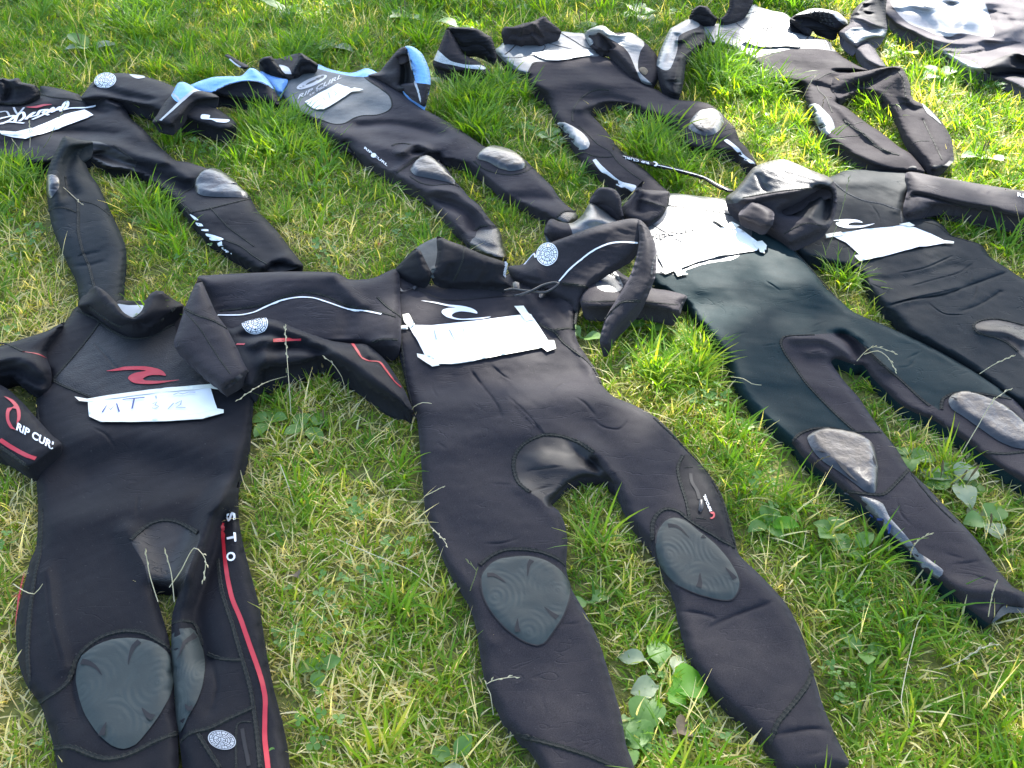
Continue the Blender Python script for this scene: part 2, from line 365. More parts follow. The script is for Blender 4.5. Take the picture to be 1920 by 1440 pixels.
class Pil: pass
def pillow(root, name, outline, mat, H=.022, Rr=.05, z=.036, under=.03, panels=(), folds=(), tops=(), noise=.004, sp=.011, seed=1,
           label=None, press=True, smooth_outline=True, creases=(), nlo=.16, nhi=.6, under_mat=None):
    """one piece of a garment lying on the lawn: closed, rounded at its rim. outline: photo pixels (x, y[, height]);
    panels: (name, outline, material) cut out of its top; folds: (line, height, width) raised or sunk along a line;
    tops: (x, y, height) further known heights of its middle surface."""
    P = np.array([(p[0], p[1], p[2] if len(p) > 2 else z) for p in outline])
    out = spline(P, True, sp) if smooth_outline else P
    pl = []
    for pn in panels:
        q = np.array([(p[0], p[1]) for p in pn[1]]); q = spline(q, True, sp); pl.append(q)
    fine = []                                  # sharp creases get their own mesh lines
    for ln in creases:
        q = g0(spline(np.array([(p[0], p[1]) for p in ln]), False, .008)); t_ = np.gradient(q, axis=0); t_ /= np.linalg.norm(t_, axis=1)[:, None]+1e-9
        nrm = np.stack([-t_[:, 1], t_[:, 0]], 1)
        fine += [q]+[q+nrm*o_ for o_ in (-.0075, -.003, .003, .0075)]
    fine_px = [g2px(q)[inside(g2px(q), out[:, :2])] for q in fine]; fine_px = [q for q in fine_px if len(q) > 2]
    G, T = triangulate(None, [np.vstack([q, q[:1]]) for q in pl]+fine_px, sp, out[:, :2])
    og = g0(out[:, :2]); px = g2px(G)
    d = dist_poly(G, og, True); rim = d < 1e-4
    t = np.clip(d/Rr, 0, 1); dome = np.sqrt(np.clip(1-(1-t)**2, 0, 1))
    cz = np.concatenate([out[:, 2], [q[2] for q in tops]]) if len(tops) else out[:, 2]
    cg = np.vstack([og, g0([(q[0], q[1]) for q in tops])]) if len(tops) else og
    if np.ptp(cz) > 1e-6:
        zb = np.empty(len(G))
        w0 = np.ones(len(cg)); w0[len(og):] = 6
        for s in range(0, len(G), 2000):
            dd = ((G[s:s+2000, None, :]-cg[None])**2).sum(2)+1e-6
            w = w0/dd**1.3
            zb[s:s+2000] = (w*cz).sum(1)/w.sum(1)
    else: zb = np.full(len(G), cz[0])
    ease = np.clip(d/.03, 0, 1)
    top = zb+H*dome+lumps(G, noise*.8, nlo, nhi, seed)*ease+lumps(G, .0005, .02, .06, seed+50)*ease
    for ln, h, w in folds:
        q = spline(np.array([(p[0], p[1]) for p in ln]), False, .02); dd = dist_poly(G, g0(q))
        top += h*np.exp(-(dd/w)**2)*(.15+.85*ease)
    for ln in creases:
        q = g0(spline(np.array([(p[0], p[1]) for p in ln]), False, .008)); dd = dist_poly(G, q)
        end = np.minimum(np.linalg.norm(G-q[0], axis=1), np.linalg.norm(G-q[-1], axis=1))
        k_ = np.clip(end/.03, .1, 1)*ease
        top += k_*(.0009*np.exp(-((dd-.0065)/.004)**2)-.0021*np.exp(-(dd/.0024)**2))
    top = np.maximum(top, .004)
    Vt = unp(px, top)
    Vb = Vt.copy(); Vb[:, 2] = np.maximum(zb-under*dome, .002); Vb[:, 2] = np.minimum(Vb[:, 2], Vt[:, 2]-.002*ease)
    n = len(G)
    N = vnormals(Vt, T)
    Nb = vnormals(Vb, T[:, ::-1])
    N[rim] = (N[rim]+Nb[rim]); N /= (np.linalg.norm(N, axis=1)[:, None]+1e-12)
    cen = px[T].mean(1)
    owner = np.full(len(T), -1)
    for i, q in enumerate(pl):
        owner[inside(cen, q) & (owner < 0)] = i
    def sub(mask, nm, mt, bottom=False, lb=None):
        Fs = T[mask]
        if not len(Fs) and not bottom: return None
        VV, NN = Vt, N
        if bottom:
            bt = T[:, ::-1].copy(); idx = np.where(rim, np.arange(n), np.arange(n)+n)
            VV = np.vstack([Vt, Vb]); NN = np.vstack([N, np.where(rim[:, None], N, Nb)])
            Fs = np.vstack([Fs, idx[bt]])
        u = np.unique(Fs); mp = -np.ones(len(VV), int); mp[u] = np.arange(len(u))
        o = meshobj(nm, VV[u], mp[Fs], mt, root, NN[u])
        if lb: o['label'] = lb
        return o
    p = Pil(); p.objs = [sub(owner == -1, name, mat, True, label)]
    for i, pn in enumerate(panels): p.objs.append(sub(owner == i, pn[0], pn[2], False, pn[3] if len(pn) > 3 else None))
    p.bvh = BVHTree.FromPolygons([Vector(v) for v in Vt], T.tolist()); p.root = root; p.outline = out[:, :2]; p.zmean = float(top.mean())
    p.panel_lines = pl
    if press: FOOT.append(out[::2, :2] if len(out) > 60 else out[:, :2])
    return p
CV = Vector(CAMP)
def drape(p, px, off):
    """points on the garment's surface seen at these photo pixels, lifted off by a hair; gaps take their neighbours' height"""
    px = np.asarray(px, float); D = rays(px); L = []; ok = []; Nn = []
    for d in D:
        h = None
        for q in (p if isinstance(p, (list, tuple)) else [p]):
            hit = q.bvh.ray_cast(CV, Vector(d).normalized())
            if hit[0] is not None and (h is None or hit[3] < h[3]): h = hit
        if h is not None: L.append(np.array(h[0])); ok.append(True); Nn.append(np.array(h[1] if h[1].z > -.2 else -h[1]))
        else: L.append(np.zeros(3)); ok.append(False); Nn.append(np.array((0, 0, 1.)))
    L = np.array(L); ok = np.array(ok); Nn = np.array(Nn)
    if not ok.any():
        z = (p[0] if isinstance(p, (list, tuple)) else p).zmean; L = unp(px, np.full(len(px), z))
    elif not ok.all():
        idx = np.where(ok)[0]
        for i in np.where(~ok)[0]:
            j = idx[np.argmin(((px[idx]-px[i])**2).sum(1))]
            L[i] = unp(px[i:i+1], [L[j][2]])[0]; Nn[i] = Nn[j]
    off = np.broadcast_to(np.asarray(off, float), (len(px),))
    return L+Nn*off[:, None], Nn
def patch(p, name, poly, mat, off=.0016, puff=0., edge=.012, sp=.012, smooth=True, root=None, label=None, curl=0., seed=0, parent=None):
    """a piece laid on the garment's surface: a print, a pad, a sheet of paper"""
    q = np.array([(a[0], a[1]) for a in poly], float)
    if smooth: q = spline(q, True, sp)
    else:
        r = []
        G = g0(q)
        for i in range(len(q)):
            j = (i+1) % len(q); m = max(1, int(np.linalg.norm(G[j]-G[i])/sp))
            r += [q[i]+(q[j]-q[i])*k/m for k in range(m)]
        q = np.array(r)
    G, T = triangulate(None, [], sp, q); px = g2px(G)
    d = dist_poly(G, g0(q), True)
    o_ = off+puff*np.sqrt(np.clip(1-(1-np.clip(d/edge, 0, 1))**2, 0, 1))
    if curl: o_ = o_+np.clip(lumps(G, curl, .05, .25, seed), 0, None)
    V, N = drape(p, px, o_)
    o = meshobj(name, V, T, mat, parent or root or (p[0] if isinstance(p, (list, tuple)) else p).root)
    if label: o['label'] = label
    return o
def ribbon(p, name, lines, mat, w=.004, off=.0014, root=None, step=.008, taper=False, parent=None, smooth=True):
    """flat strokes (print, handwriting, piping) of width w metres; lines: one polyline or several"""
    if not isinstance(lines[0], list): lines = [lines]
    V, F = [], []
    for ln in lines:
        q = np.array(ln, float)
        q = spline(q, False, step) if smooth else q
        C, N = drape(p, q, off)
        t = np.gradient(C, axis=0); t /= np.linalg.norm(t, axis=1)[:, None]+1e-9
        s = np.cross(N, t); s /= np.linalg.norm(s, axis=1)[:, None]+1e-9
        ww = np.full(len(q), w*.5)
        if taper == 'rim': ww = ww*np.linspace(1.25, .12, len(q))
        elif taper: ww = ww*np.clip(np.minimum(np.arange(len(q)), np.arange(len(q))[::-1])/max(1, len(q)*.3), .15, 1)
        k = len(V); V += list(C-s*ww[:, None])+list(C+s*ww[:, None]); m = len(q)
        F += [(k+i, k+i+1, k+m+i+1, k+m+i) for i in range(m-1)]
    o = meshobj(name, np.array(V), F, mat, parent or root or (p[0] if isinstance(p, (list, tuple)) else p).root)
    if name in ('handwriting', 'cursive_lettering'): o['kind'] = 'stuff'
    return o
def seam(p, line, r=.0028, mat='thread', root=None, name='seam', closed=False, lift=.0):
    """a flat-locked seam: a low rounded cord with the stitches standing out"""
    r = r*1.25; q = spline(np.array(line, float), closed, .005)
    if closed: q = np.vstack([q, q[:1]])
    C, N = drape(p, q, lift)
    # smooth the draped line
    for _ in range(2): C[1:-1] = (C[:-2]+2*C[1:-1]+C[2:])/4
    t = np.gradient(C, axis=0); t /= np.linalg.norm(t, axis=1)[:, None]+1e-9
    s = np.cross(N, t); s /= np.linalg.norm(s, axis=1)[:, None]+1e-9
    m = len(q); V, F = [], []
    zig = np.where(np.arange(m) % 2 == 0, 1., .72)[:, None]
    prof = [(-1.25, -.2), (-.8, .7), (0, .55), (.8, .7), (1.25, -.2)]
    for a, b in prof: V += list(C+s*a*r*zig+N*b*r*zig)
    for k in range(len(prof)-1):
        F += [(k*m+i, k*m+i+1, (k+1)*m+i+1, (k+1)*m+i) for i in range(m-1)]
    return meshobj(name, np.array(V), F, mat, root or (p[0] if isinstance(p, (list, tuple)) else p).root, smooth=False)
def tube(name, P, r, mat, root, n=6, base=None):
    P = np.asarray(P, float); m = len(P); rr = np.broadcast_to(np.asarray(r, float), (m,))
    t = np.gradient(P, axis=0); t /= np.linalg.norm(t, axis=1)[:, None]+1e-9
    up = np.array((.13, .21, .97)); s = np.cross(t, up); s /= np.linalg.norm(s, axis=1)[:, None]+1e-9; u = np.cross(s, t)
    V = []; F = []
    for k in range(n):
        a = 6.28318*k/n; V += list(P+(s*math.cos(a)+u*math.sin(a))*rr[:, None])
    for k in range(n):
        k2 = (k+1) % n; F += [(k*m+i, k2*m+i, k2*m+i+1, k*m+i+1) for i in range(m-1)]
    F.append([k*m for k in range(n)]); F.append([k*m+m-1 for k in range(n)][::-1])
    return meshobj(name, np.array(V), F, mat, root, base=base)
TXT = {}
def textmesh(s, bold=.02):
    if s in TXT: return TXT[s]
    c = bpy.data.curves.new('lettering', 'FONT'); c.body = s; c.size = 1; c.resolution_u = 3; c.offset = bold; c.space_character = 1.03
    o = bpy.data.objects.new('lettering', c); me = bpy.data.meshes.new_from_object(o)
    V = np.array([v.co[:2] for v in me.vertices]); F = [list(p.vertices) for p in me.polygons]
    bpy.data.objects.remove(o); bpy.data.curves.remove(c); bpy.data.meshes.remove(me)
    TXT[s] = (V, F); return V, F
def lettering(p, s, origin, xend, up, mat, off=.002, root=None, name='lettering', bold=.02, parent=None):
    """printed words: baseline from origin to xend, 'up' = pixel vector of a capital's height"""
    V, F = textmesh(s, bold); wd = V[:, 0].max(); o = np.array(origin, float); X = (np.array(xend, float)-o)/wd; U = np.array(up, float)/.72
    px = o+V[:, :1]*X+V[:, 1:2]*U
    C, N = drape(p, px, off)
    return meshobj(name, C, F, mat, parent or root or (p[0] if isinstance(p, (list, tuple)) else p).root, smooth=False)
def badge(p, c, ax, ay, mat='print_white', dark='neoprene_black', root=None, name='round_badge', cut=None):
    """the round badge of fitted letters: a ring, and rounded cells with dark gaps and letter slits"""
    c = np.array(c, float); ax = np.array(ax, float); ay = np.array(ay, float)
    V, F = [], []
    def ringpart(a0, a1, r0, r1, n=8, slit=None):
        k = len(V)
        for i in range(n+1):
            a = a0+(a1-a0)*i/n
            for r in (r0, r1): V.append(c+ax*math.cos(a)*r+ay*math.sin(a)*r)
        for i in range(n): F.append((k+2*i, k+2*i+1, k+2*i+3, k+2*i+2))
    ringpart(0, 6.2832, .93, 1.0, 40)
    rnd = random.Random(int(c[0]))
    for r0, r1, m, ph in ((.62, .88, 12, 0.1), (.3, .57, 7, .4), (.03, .25, 3, .2)):
        for i in range(m):
            a0 = ph+6.2832*i/m+.03/r1; a1 = ph+6.2832*(i+1)/m-.03/r1
            mid = (r0+r1)/2+rnd.uniform(-.03, .03)
            am = a0+(a1-a0)*rnd.uniform(.35, .65); g = .028/r1
            k = rnd.random()
            if k < .4: ringpart(a0, a1, r0, mid-.025, 4); ringpart(a0, am, mid+.02, r1, 3); ringpart(am+g, a1, mid+.02, r1, 3)
            elif k < .75: ringpart(a0, am-g, r0, r1, 3); ringpart(am+g, a1, r0, r1, 3); ringpart(am-g, am+g, mid-.04, mid+.04, 1)
            else: ringpart(a0, a1, mid+.02, r1, 4); ringpart(a0, am-g, r0, mid-.02, 3); ringpart(am+g, a1, r0, mid-.02, 3)
    C, N = drape(p, np.array(V), .0022)
    rt = root or (p[0] if isinstance(p, (list, tuple)) else p).root
    return meshobj(name, C, F, mat, rt, smooth=False)
def suit(px, label, group='wetsuits laid out on the lawn'):
    r = empty('wetsuit', at(px[0], px[1], 0)); tag(r, label, 'wetsuit', group); return r
def groove(p, kp, pts, poly, w, off):
    c0 = np.array([(a[0], a[1]) for a in poly]).mean(0); e0, e1 = np.array(pts[0]), np.array(pts[-1])
    if ((e0-c0)**2).sum() < ((e1-c0)**2).sum(): pts = pts[::-1]
    v_ = c0-np.array(pts[0]); pts = [tuple(np.array(pts[0])+v_/np.linalg.norm(v_)*8)]+list(pts[1:])
    return ribbon(p, 'groove', pts, 'groove', w, off, taper='rim', parent=kp)
def label_sheet(px, label):
    r = empty('paper_label', at(px[0], px[1], .05)); tag(r, label, 'paper label', 'paper labels taped to the wetsuits'); return r

# ================================================================== the lawn (ground sheet)
gm = meshobj('ground', [(-300, -300, 0), (300, -300, 0), (300, 300, 0), (-300, 300, 0)], [(0, 1, 2, 3)], 'lawn_soil', smooth=False)
tag(gm, kind='structure')

# ================================================================== wetsuit at the front left (red wave on its chest)
A = suit((240, 1000), 'black wetsuit with red wave emblem and red leg stripes at the front left')
A_out = (tr('a1', 500, 185, 440, 260, 400, 310, 300, 350, 200, 420, 150, 500, 210, 560, 300, 600, 325, 660, 290, 715, 245, 750, 232, 900, 225, 1050, 225, 1200, 240, 1400)
         + tr('a2', 190, 150, 182, 330, 152, 400, 112, 560, 80, 720, 90, 900, 130, 1020, 200, 1120, 232, 1210, 270, 1340, 285, 1440, 300, 1560, 320, 1760, 880, 1800, 893, 1440, 886, 1200, 866, 1000, 856, 870, 840, 780, 802, 650, 772, 545, 770, 520, 800, 530, 850, 535, 885, 545,
              886, 590, 864, 660, 856, 740, 860, 900, 872, 1100, 898, 1310, 912, 1440, 930, 1620, 940, 1800, 1500, 1800, 1475, 1600, 1450, 1440, 1440, 1350, 1410, 1200, 1370, 1050, 1330, 850, 1300, 650, 1262, 500, 1215, 320, 1195, 200, 1190, 100, 1196, 0)
         + tr('a1', 1520, 1350, 1570, 1200, 1610, 1050, 1622, 900, 1640, 720, 1680, 560, 1600, 420, 1400, 300, 1180, 185, 1080, 260, 980, 330, 900, 345, 840, 340, 700, 290, 600, 220))
a = pillow(A, 'torso', A_out, 'neoprene_black', H=.017, Rr=.024, z=.027, noise=.0035, seed=3, sp=.010, creases=[tr('a2', 230, 450, 255, 700, 320, 940), tr('a2', 380, 920, 362, 1040, 400, 1190), tr('a2', 1055, 900, 1085, 1040, 1050, 1150), tr('a1', 580, 960, 680, 1010, 740, 1100), tr('a1', 600, 420, 680, 500, 770, 610), tr('a2', 690, 60, 685, 190)], panels=[
    ('chest_panel', tr('a1', 630, 300, 560, 400, 460, 520, 345, 660, 420, 705, 520, 745, 620, 785, 800, 800, 1000, 790, 1250, 740, 1420, 690, 1300, 600, 1150, 480, 1130, 420, 1120, 310, 1000, 370, 880, 390, 780, 370, 690, 330), 'chest_mesh'),
    ('crotch_panel', tr('a2', 655, 300, 720, 240, 790, 205, 850, 205, 930, 235, 1000, 275, 960, 400, 890, 590, 850, 560, 760, 560, 720, 420), 'crotch_rubber'),
    ('leg', tr('a2', 180, 330, 300, 300, 450, 260, 630, 260, 660, 300, 720, 420, 770, 520, 830, 600, 900, 900, 930, 1900, 250, 1900, 40, 900), 'neoprene_black'),
    ('leg', tr('a2', 1000, 275, 1060, 150, 1150, 100, 1230, 150, 1600, 1900, 920, 1900, 830, 1000, 840, 600, 960, 400), 'neoprene_black')],
    folds=[(tr('a2', 1140, 40, 1070, 150, 1020, 300, 960, 430, 890, 580), .04, .024), (tr('a2', 1120, 190, 1075, 330, 1020, 520, 985, 680, 1020, 900), -.026, .022),
           (tr('a2', 640, 250, 720, 420, 780, 560), .012, .02), (tr('a1', 240, 720, 400, 700, 600, 790), -.004, .02), (tr('a1', 320, 690, 400, 900, 500, 1000), .008, .05),
           (tr('a1', 600, 1250, 800, 1150, 1100, 1250, 1400, 1320), -.010, .05), (tr('a1', 500, 1050, 900, 1000, 1300, 1050), .010, .07),
           (tr('a2', 300, 200, 640, 150, 900, 80), .008, .05), (tr('a1', 1430, 1440, 1500, 1300, 1540, 1100), .012, .03),
           (tr('a2', 230, 450, 260, 700, 320, 940), .006, .012), (tr('a2', 380, 900, 360, 1040, 400, 1200), -.004, .012), (tr('a2', 1060, 900, 1080, 1050, 1050, 1150), -.004, .012)])
# sleeve on the left, running out of the picture and back with its cuff
asl = pillow(A, 'sleeve', zs(tr('a1', 420, 290, 300, 345, 130, 400, 0, 440, -120, 470, -220, 600, -200, 820, -100, 760, 0, 660, 80, 640, 120, 680, 250, 750, 320, 700, 330, 600, 300, 480), .045), 'neoprene_black', H=.035, Rr=.06, seed=7, noise=.005,
             folds=[(tr('a1', -80, 560, 60, 520, 160, 520, 300, 580), .022, .02), (tr('a1', 0, 640, 110, 600, 260, 680, 320, 700), -.018, .018), (tr('a1', 130, 560, 230, 620, 320, 640), .01, .015)])
acf = pillow(A, 'cuff', zs(tr('a1', -120, 620, 0, 690, 60, 725, 150, 810, 240, 910, 330, 1010, 400, 1075, 340, 1130, 250, 1195, 180, 1240, 90, 1200, 0, 1140, -120, 1080), .062), 'neoprene_black', H=.022, Rr=.05, under=.05, seed=8, noise=.003)
seam(acf, tr('a1', 0, 1090, 60, 1130, 130, 1180, 190, 1225)); seam(asl, tr('a1', 0, 425, 50, 430, 150, 480))
ribbon(acf, 'red_stripe', tr('a1', 0, 1045, 60, 1085, 120, 1120, 180, 1150, 230, 1167), 'print_red', .009)
ribbon(asl, 'red_stripe', tr('a1', 145, 480, 200, 487, 250, 498, 300, 522), 'print_red', .005, taper=True)
patch(acf, 'wave_emblem', tr('a1', 25, 768, 80, 790, 115, 825, 132, 870, 130, 920, 108, 950, 112, 900, 105, 850, 80, 845, 62, 870, 62, 920, 85, 965, 105, 985, 70, 975, 45, 930, 38, 880, 48, 845, 80, 840, 90, 830, 60, 795), 'print_red', .002)
lettering(acf, 'RIP CURL', (30, 806), (103, 846), (3.0, -13), 'print_white', bold=.035)
# sleeve on the right, pulled under the neighbour's sleeve towards the centre suit
asr = pillow(A, 'sleeve', [(x, y, .05+.0 * x) for x, y in tr('a3', 330, 640, 400, 680, 440, 660, 490, 640, 560, 625, 650, 618, 720, 628, 830, 678, 960, 728, 1080, 775, 1200, 795, 1300, 800, 1380, 858, 1440, 920, 1500, 1010, 1560, 1110, 1620, 1250, 1638, 1292, 1600, 1268, 1480, 1192, 1350, 1122, 1250, 1052, 1180, 992, 1090, 942, 1000, 902, 870, 940, 760, 962, 640, 972, 600, 1040, 560, 1110, 470, 1080, 380, 960, 330, 800)],
             'neoprene_black', H=.045, Rr=.055, under=.035, seed=12, noise=.004,
             folds=[(tr('a3', 560, 800, 650, 765, 630, 900, 625, 980), .02, .018), (tr('a3', 680, 830, 860, 820, 1000, 850), -.025, .02), (tr('a3', 650, 650, 830, 720, 1080, 850, 1300, 1000, 1500, 1150), .012, .02),
                    (tr('a3', 480, 740, 700, 740, 900, 780), -.012, .015), (tr('a3', 1250, 800, 1290, 900, 1420, 930, 1540, 1100), -.012, .012)])
ribbon(asr, 'red_stripe', tr('a3', 440, 803, 495, 803), 'print_red', .006)
patch(asr, 'red_stripe', tr('a3', 680, 770, 770, 765, 872, 762, 872, 776, 770, 782, 680, 787), 'print_red', .002, sp=.008)
ribbon(asr, 'red_stripe', tr('a3', 1212, 800, 1245, 850, 1270, 890, 1320, 915, 1390, 922, 1430, 970, 1490, 1050, 1535, 1090), 'print_red', .008)
badge(asr, (478, 606), (24, -3), (6, 20))
# collar, open at the front, pale size tag inside
acb = pillow(A, 'collar', zs(tr('a1', 600, 60, 660, 90, 740, 140, 930, 148, 1010, 88, 1060, 105, 1000, 230, 880, 300, 760, 260, 640, 160), .058), 'neoprene_black', H=.006, Rr=.03, under=.02, seed=15, noise=.001, press=False)
patch(acb, 'size_tag', tr('a1', 755, 178, 830, 186, 925, 186, 900, 235, 850, 265, 800, 235), 'print_silver', .003)
ac = pillow(A, 'collar', [(x, y, .105 if i in TOPI else .06) for TOPI in [range(10, 21)] for i, (x, y) in enumerate(tr('a1', 500, 185, 560, 200, 620, 240, 720, 305, 830, 345, 900, 350, 980, 335, 1080, 260, 1180, 185, 1130, 150, 1050, 98, 1005, 85, 960, 110, 930, 170, 905, 225, 870, 258, 835, 250, 790, 220, 740, 152, 670, 85, 610, 55, 560, 90, 520, 135))],
            'neoprene_black', H=.012, Rr=.03, under=.03, seed=16, noise=.001, press=False)
seam(ac, tr('a1', 560, 178, 640, 240, 740, 305, 850, 338, 920, 340, 990, 318, 1080, 240, 1130, 190)); seam(a, tr('a1', 500, 215, 620, 270, 700, 330, 800, 385, 900, 393, 1000, 370, 1080, 320, 1120, 305))
seam(a, tr('a1', 640, 290, 560, 400, 460, 520, 345, 655, 300, 715, 245, 755)); seam(a, tr('a1', 345, 665, 430, 710, 530, 750, 620, 785)); seam(a, tr('a1', 245, 740, 240, 850, 250, 930))
seam(a, tr('a1', 1560, 640, 1610, 680, 1640, 715))
seam(a, tr('a2', 655, 300, 700, 255, 760, 215, 830, 200, 900, 215, 990, 265), .0035)
seam(a, tr('a2', 212, 150, 205, 330, 175, 480, 150, 660, 138, 850, 150, 1040), .003); seam(a, tr('a2', 1090, 400, 1110, 560, 1160, 720, 1200, 860, 1250, 1040, 1280, 1240, 1300, 1440), .003)
seam(a, tr('a2', 205, 1110, 280, 1060, 340, 1010, 380, 900, 440, 830, 520, 780, 620, 755, 720, 765, 800, 810, 850, 850), .0035)
seam(a, tr('a2', 275, 1340, 360, 1335, 440, 1370, 540, 1395, 650, 1370, 770, 1310, 885, 1265), .0035)
seam(a, tr('a2', 862, 720, 900, 705, 960, 712, 990, 750, 1010, 830)); seam(a, tr('a2', 1040, 870, 1110, 895, 1215, 900)); seam(a, tr('a2', 905, 1310, 950, 1265, 1040, 1245, 1130, 1200, 1270, 1135), .0035)
seam(a, tr('a2', 990, 1270, 1040, 1350, 1100, 1440)); seam(a, tr('a2', 1180, 1440, 1185, 1220, 1260, 1210), .0014, 'thread'); ribbon(a, 'pocket_slit', tr('a2', 1210, 1245, 1225, 1330, 1245, 1430), 'groove', .006)
ribbon(a, 'red_stripe', tr('a2', 1112, 215, 1120, 330, 1135, 470, 1160, 590, 1205, 700, 1250, 830, 1295, 960, 1325, 1080, 1325, 1200, 1325, 1300, 1340, 1440, 1350, 1560), 'print_red', .0078)
patch(a, 'red_stripe', tr('a2', 128, 460, 112, 540, 95, 640, 80, 740, 82, 700, 95, 590, 112, 510), 'print_red', .002)
for ch, (x, y) in zip('STO', ((1132, 166), (1136, 272), (1134, 366))):
    q = tr('a2', x, y, x+6, y+46, x+40, y-8); lettering(a, ch, q[0], q[1], (q[2][0]-q[0][0], q[2][1]-q[0][1]), 'print_white', bold=.03)
kq = tr('a2', 410, 880, 480, 830, 560, 800, 660, 792, 760, 810, 830, 860, 862, 930, 862, 1020, 840, 1100, 790, 1190, 730, 1270, 680, 1325, 620, 1348, 560, 1330, 490, 1270, 430, 1180, 395, 1080, 382, 990, 392, 920); kp = patch(a, 'knee_pad', kq, 'pad_rubber', .002, .004, .008)
for q in ((395, 905, 450, 925, 490, 950, 515, 985), (708, 797, 675, 840, 655, 890, 645, 935), (712, 1150, 745, 1190, 785, 1215), (535, 1222, 520, 1265, 505, 1308)):
    groove(a, kp, tr('a2', *q), kq, .009, .0068)
kq = tr('a2', 866, 770, 900, 745, 950, 742, 990, 780, 1015, 850, 1026, 930, 1010, 1040, 980, 1120, 940, 1190, 905, 1265, 885, 1180, 872, 1000, 862, 880); kp = patch(a, 'knee_pad', kq, 'pad_rubber', .002, .004, .008)
for q in ((970, 762, 930, 810, 905, 860, 897, 905), (932, 1130, 950, 1155, 972, 1170)):
    groove(a, kp, tr('a2', *q), kq, .009, .0068)
badge(a, tr('a2', 1110, 1303)[0], (26, 2), (3, 18), 'print_silver')
patch(a, 'wave_emblem', tr('a1', 685, 605, 750, 590, 800, 578, 930, 576, 1010, 590, 1050, 608, 1068, 636, 1030, 632, 980, 632, 945, 640, 920, 655, 935, 666, 990, 669, 1060, 668, 1155, 663, 1080, 676, 1000, 688, 920, 689, 860, 681, 825, 655, 835, 635, 870, 618, 940, 605, 900, 598, 800, 600, 740, 605), 'print_red', .002, sp=.006)
L = label_sheet(tr('a1', 950, 860)[0], 'white paper strip marked MT 3/2 on the wetsuit with the red wave')
patch(a, 'sheet', tr('a1', 565, 805, 700, 770, 900, 745, 1100, 715, 1350, 700, 1400, 860, 1420, 880, 1300, 920, 1100, 935, 850, 940, 650, 940, 575, 905), 'paper', .004, root=L, smooth=False, curl=.0016, seed=2)
patch(a, 'tape', tr('a1', 480, 780, 560, 795, 700, 770, 1000, 730, 1360, 697, 1420, 715, 1415, 735, 1350, 725, 1000, 755, 700, 795, 570, 815, 510, 808), 'masking_tape', .006, root=L, smooth=False)
patch(a, 'tape', tr('a1', 575, 900, 640, 925, 850, 915, 1100, 912, 1280, 885, 1400, 855, 1440, 862, 1440, 885, 1300, 922, 1100, 936, 850, 943, 660, 943), 'masking_tape', .006, root=L, smooth=False)
ribbon(a, 'handwriting', [tr('a1', 660, 890, 690, 845, 715, 870, 755, 830, 772, 885), tr('a1', 795, 805, 860, 798, 935, 790), tr('a1', 868, 800, 855, 865)], 'ink', .0036, 0.0088, root=L, smooth=False)
ribbon(a, 'handwriting', [tr('a1', 985, 832, 1012, 820, 1000, 842, 1028, 850, 1000, 866, 980, 860), tr('a1', 1120, 828, 1085, 866), tr('a1', 1132, 832, 1172, 812, 1165, 838, 1135, 856, 1195, 858), tr('a1', 1005, 780, 1010, 800), tr('a1', 1120, 772, 1150, 762, 1180, 768, 1220, 756, 1260, 758)], 'ink_pale', .003, 0.0088, root=L, smooth=False)

# ================================================================== wetsuit in the centre front
B = suit((1000, 900), 'large black wetsuit with white wave emblem and pale grey-green knee pads in the centre')
B_out = ([(747, 506), (728, 535), (722, 570), (738, 600), (746, 650), (757, 701), (772, 755), (782, 790), (788, 847), (793, 913), (798, 960), (813, 1000), (838, 1060), (862, 1100), (882, 1143), (893, 1180), (899, 1222), (908, 1273), (923, 1317), (951, 1364), (987, 1400), (1014, 1440), (1040, 1490), (1060, 1580), (1215, 1580), (1200, 1500), (1190, 1440), (1174, 1396), (1165, 1344), (1145, 1273), (1121, 1198), (1097, 1148), (1073, 1107), (1062, 1067), (1064, 1013), (1058, 980), (1047, 957)]
         + [(1033, 945), (1046, 925), (1070, 905), (1097, 894), (1127, 896), (1150, 907)]
         + [(1163, 933), (1177, 967), (1197, 993), (1220, 1027), (1237, 1063), (1256, 1100), (1267, 1137), (1276, 1180), (1289, 1225), (1322, 1277), (1359, 1317), (1390, 1348), (1426, 1380), (1452, 1420), (1470, 1447), (1520, 1450), (1560, 1446), (1592, 1434), (1580, 1405), (1565, 1376), (1541, 1317), (1529, 1277), (1519, 1240), (1497, 1174), (1470, 1127), (1426, 1079), (1386, 1040), (1378, 1010), (1370, 985), (1357, 947), (1333, 897), (1300, 857), (1268, 820), (1232, 784), (1188, 759), (1150, 743), (1128, 720), (1115, 690), (1100, 668), (1083, 640), (1078, 615), (1082, 585), (1098, 548), (1112, 520), (1060, 490), (990, 490), (950, 515), (900, 528), (850, 530), (808, 533), (775, 523)])
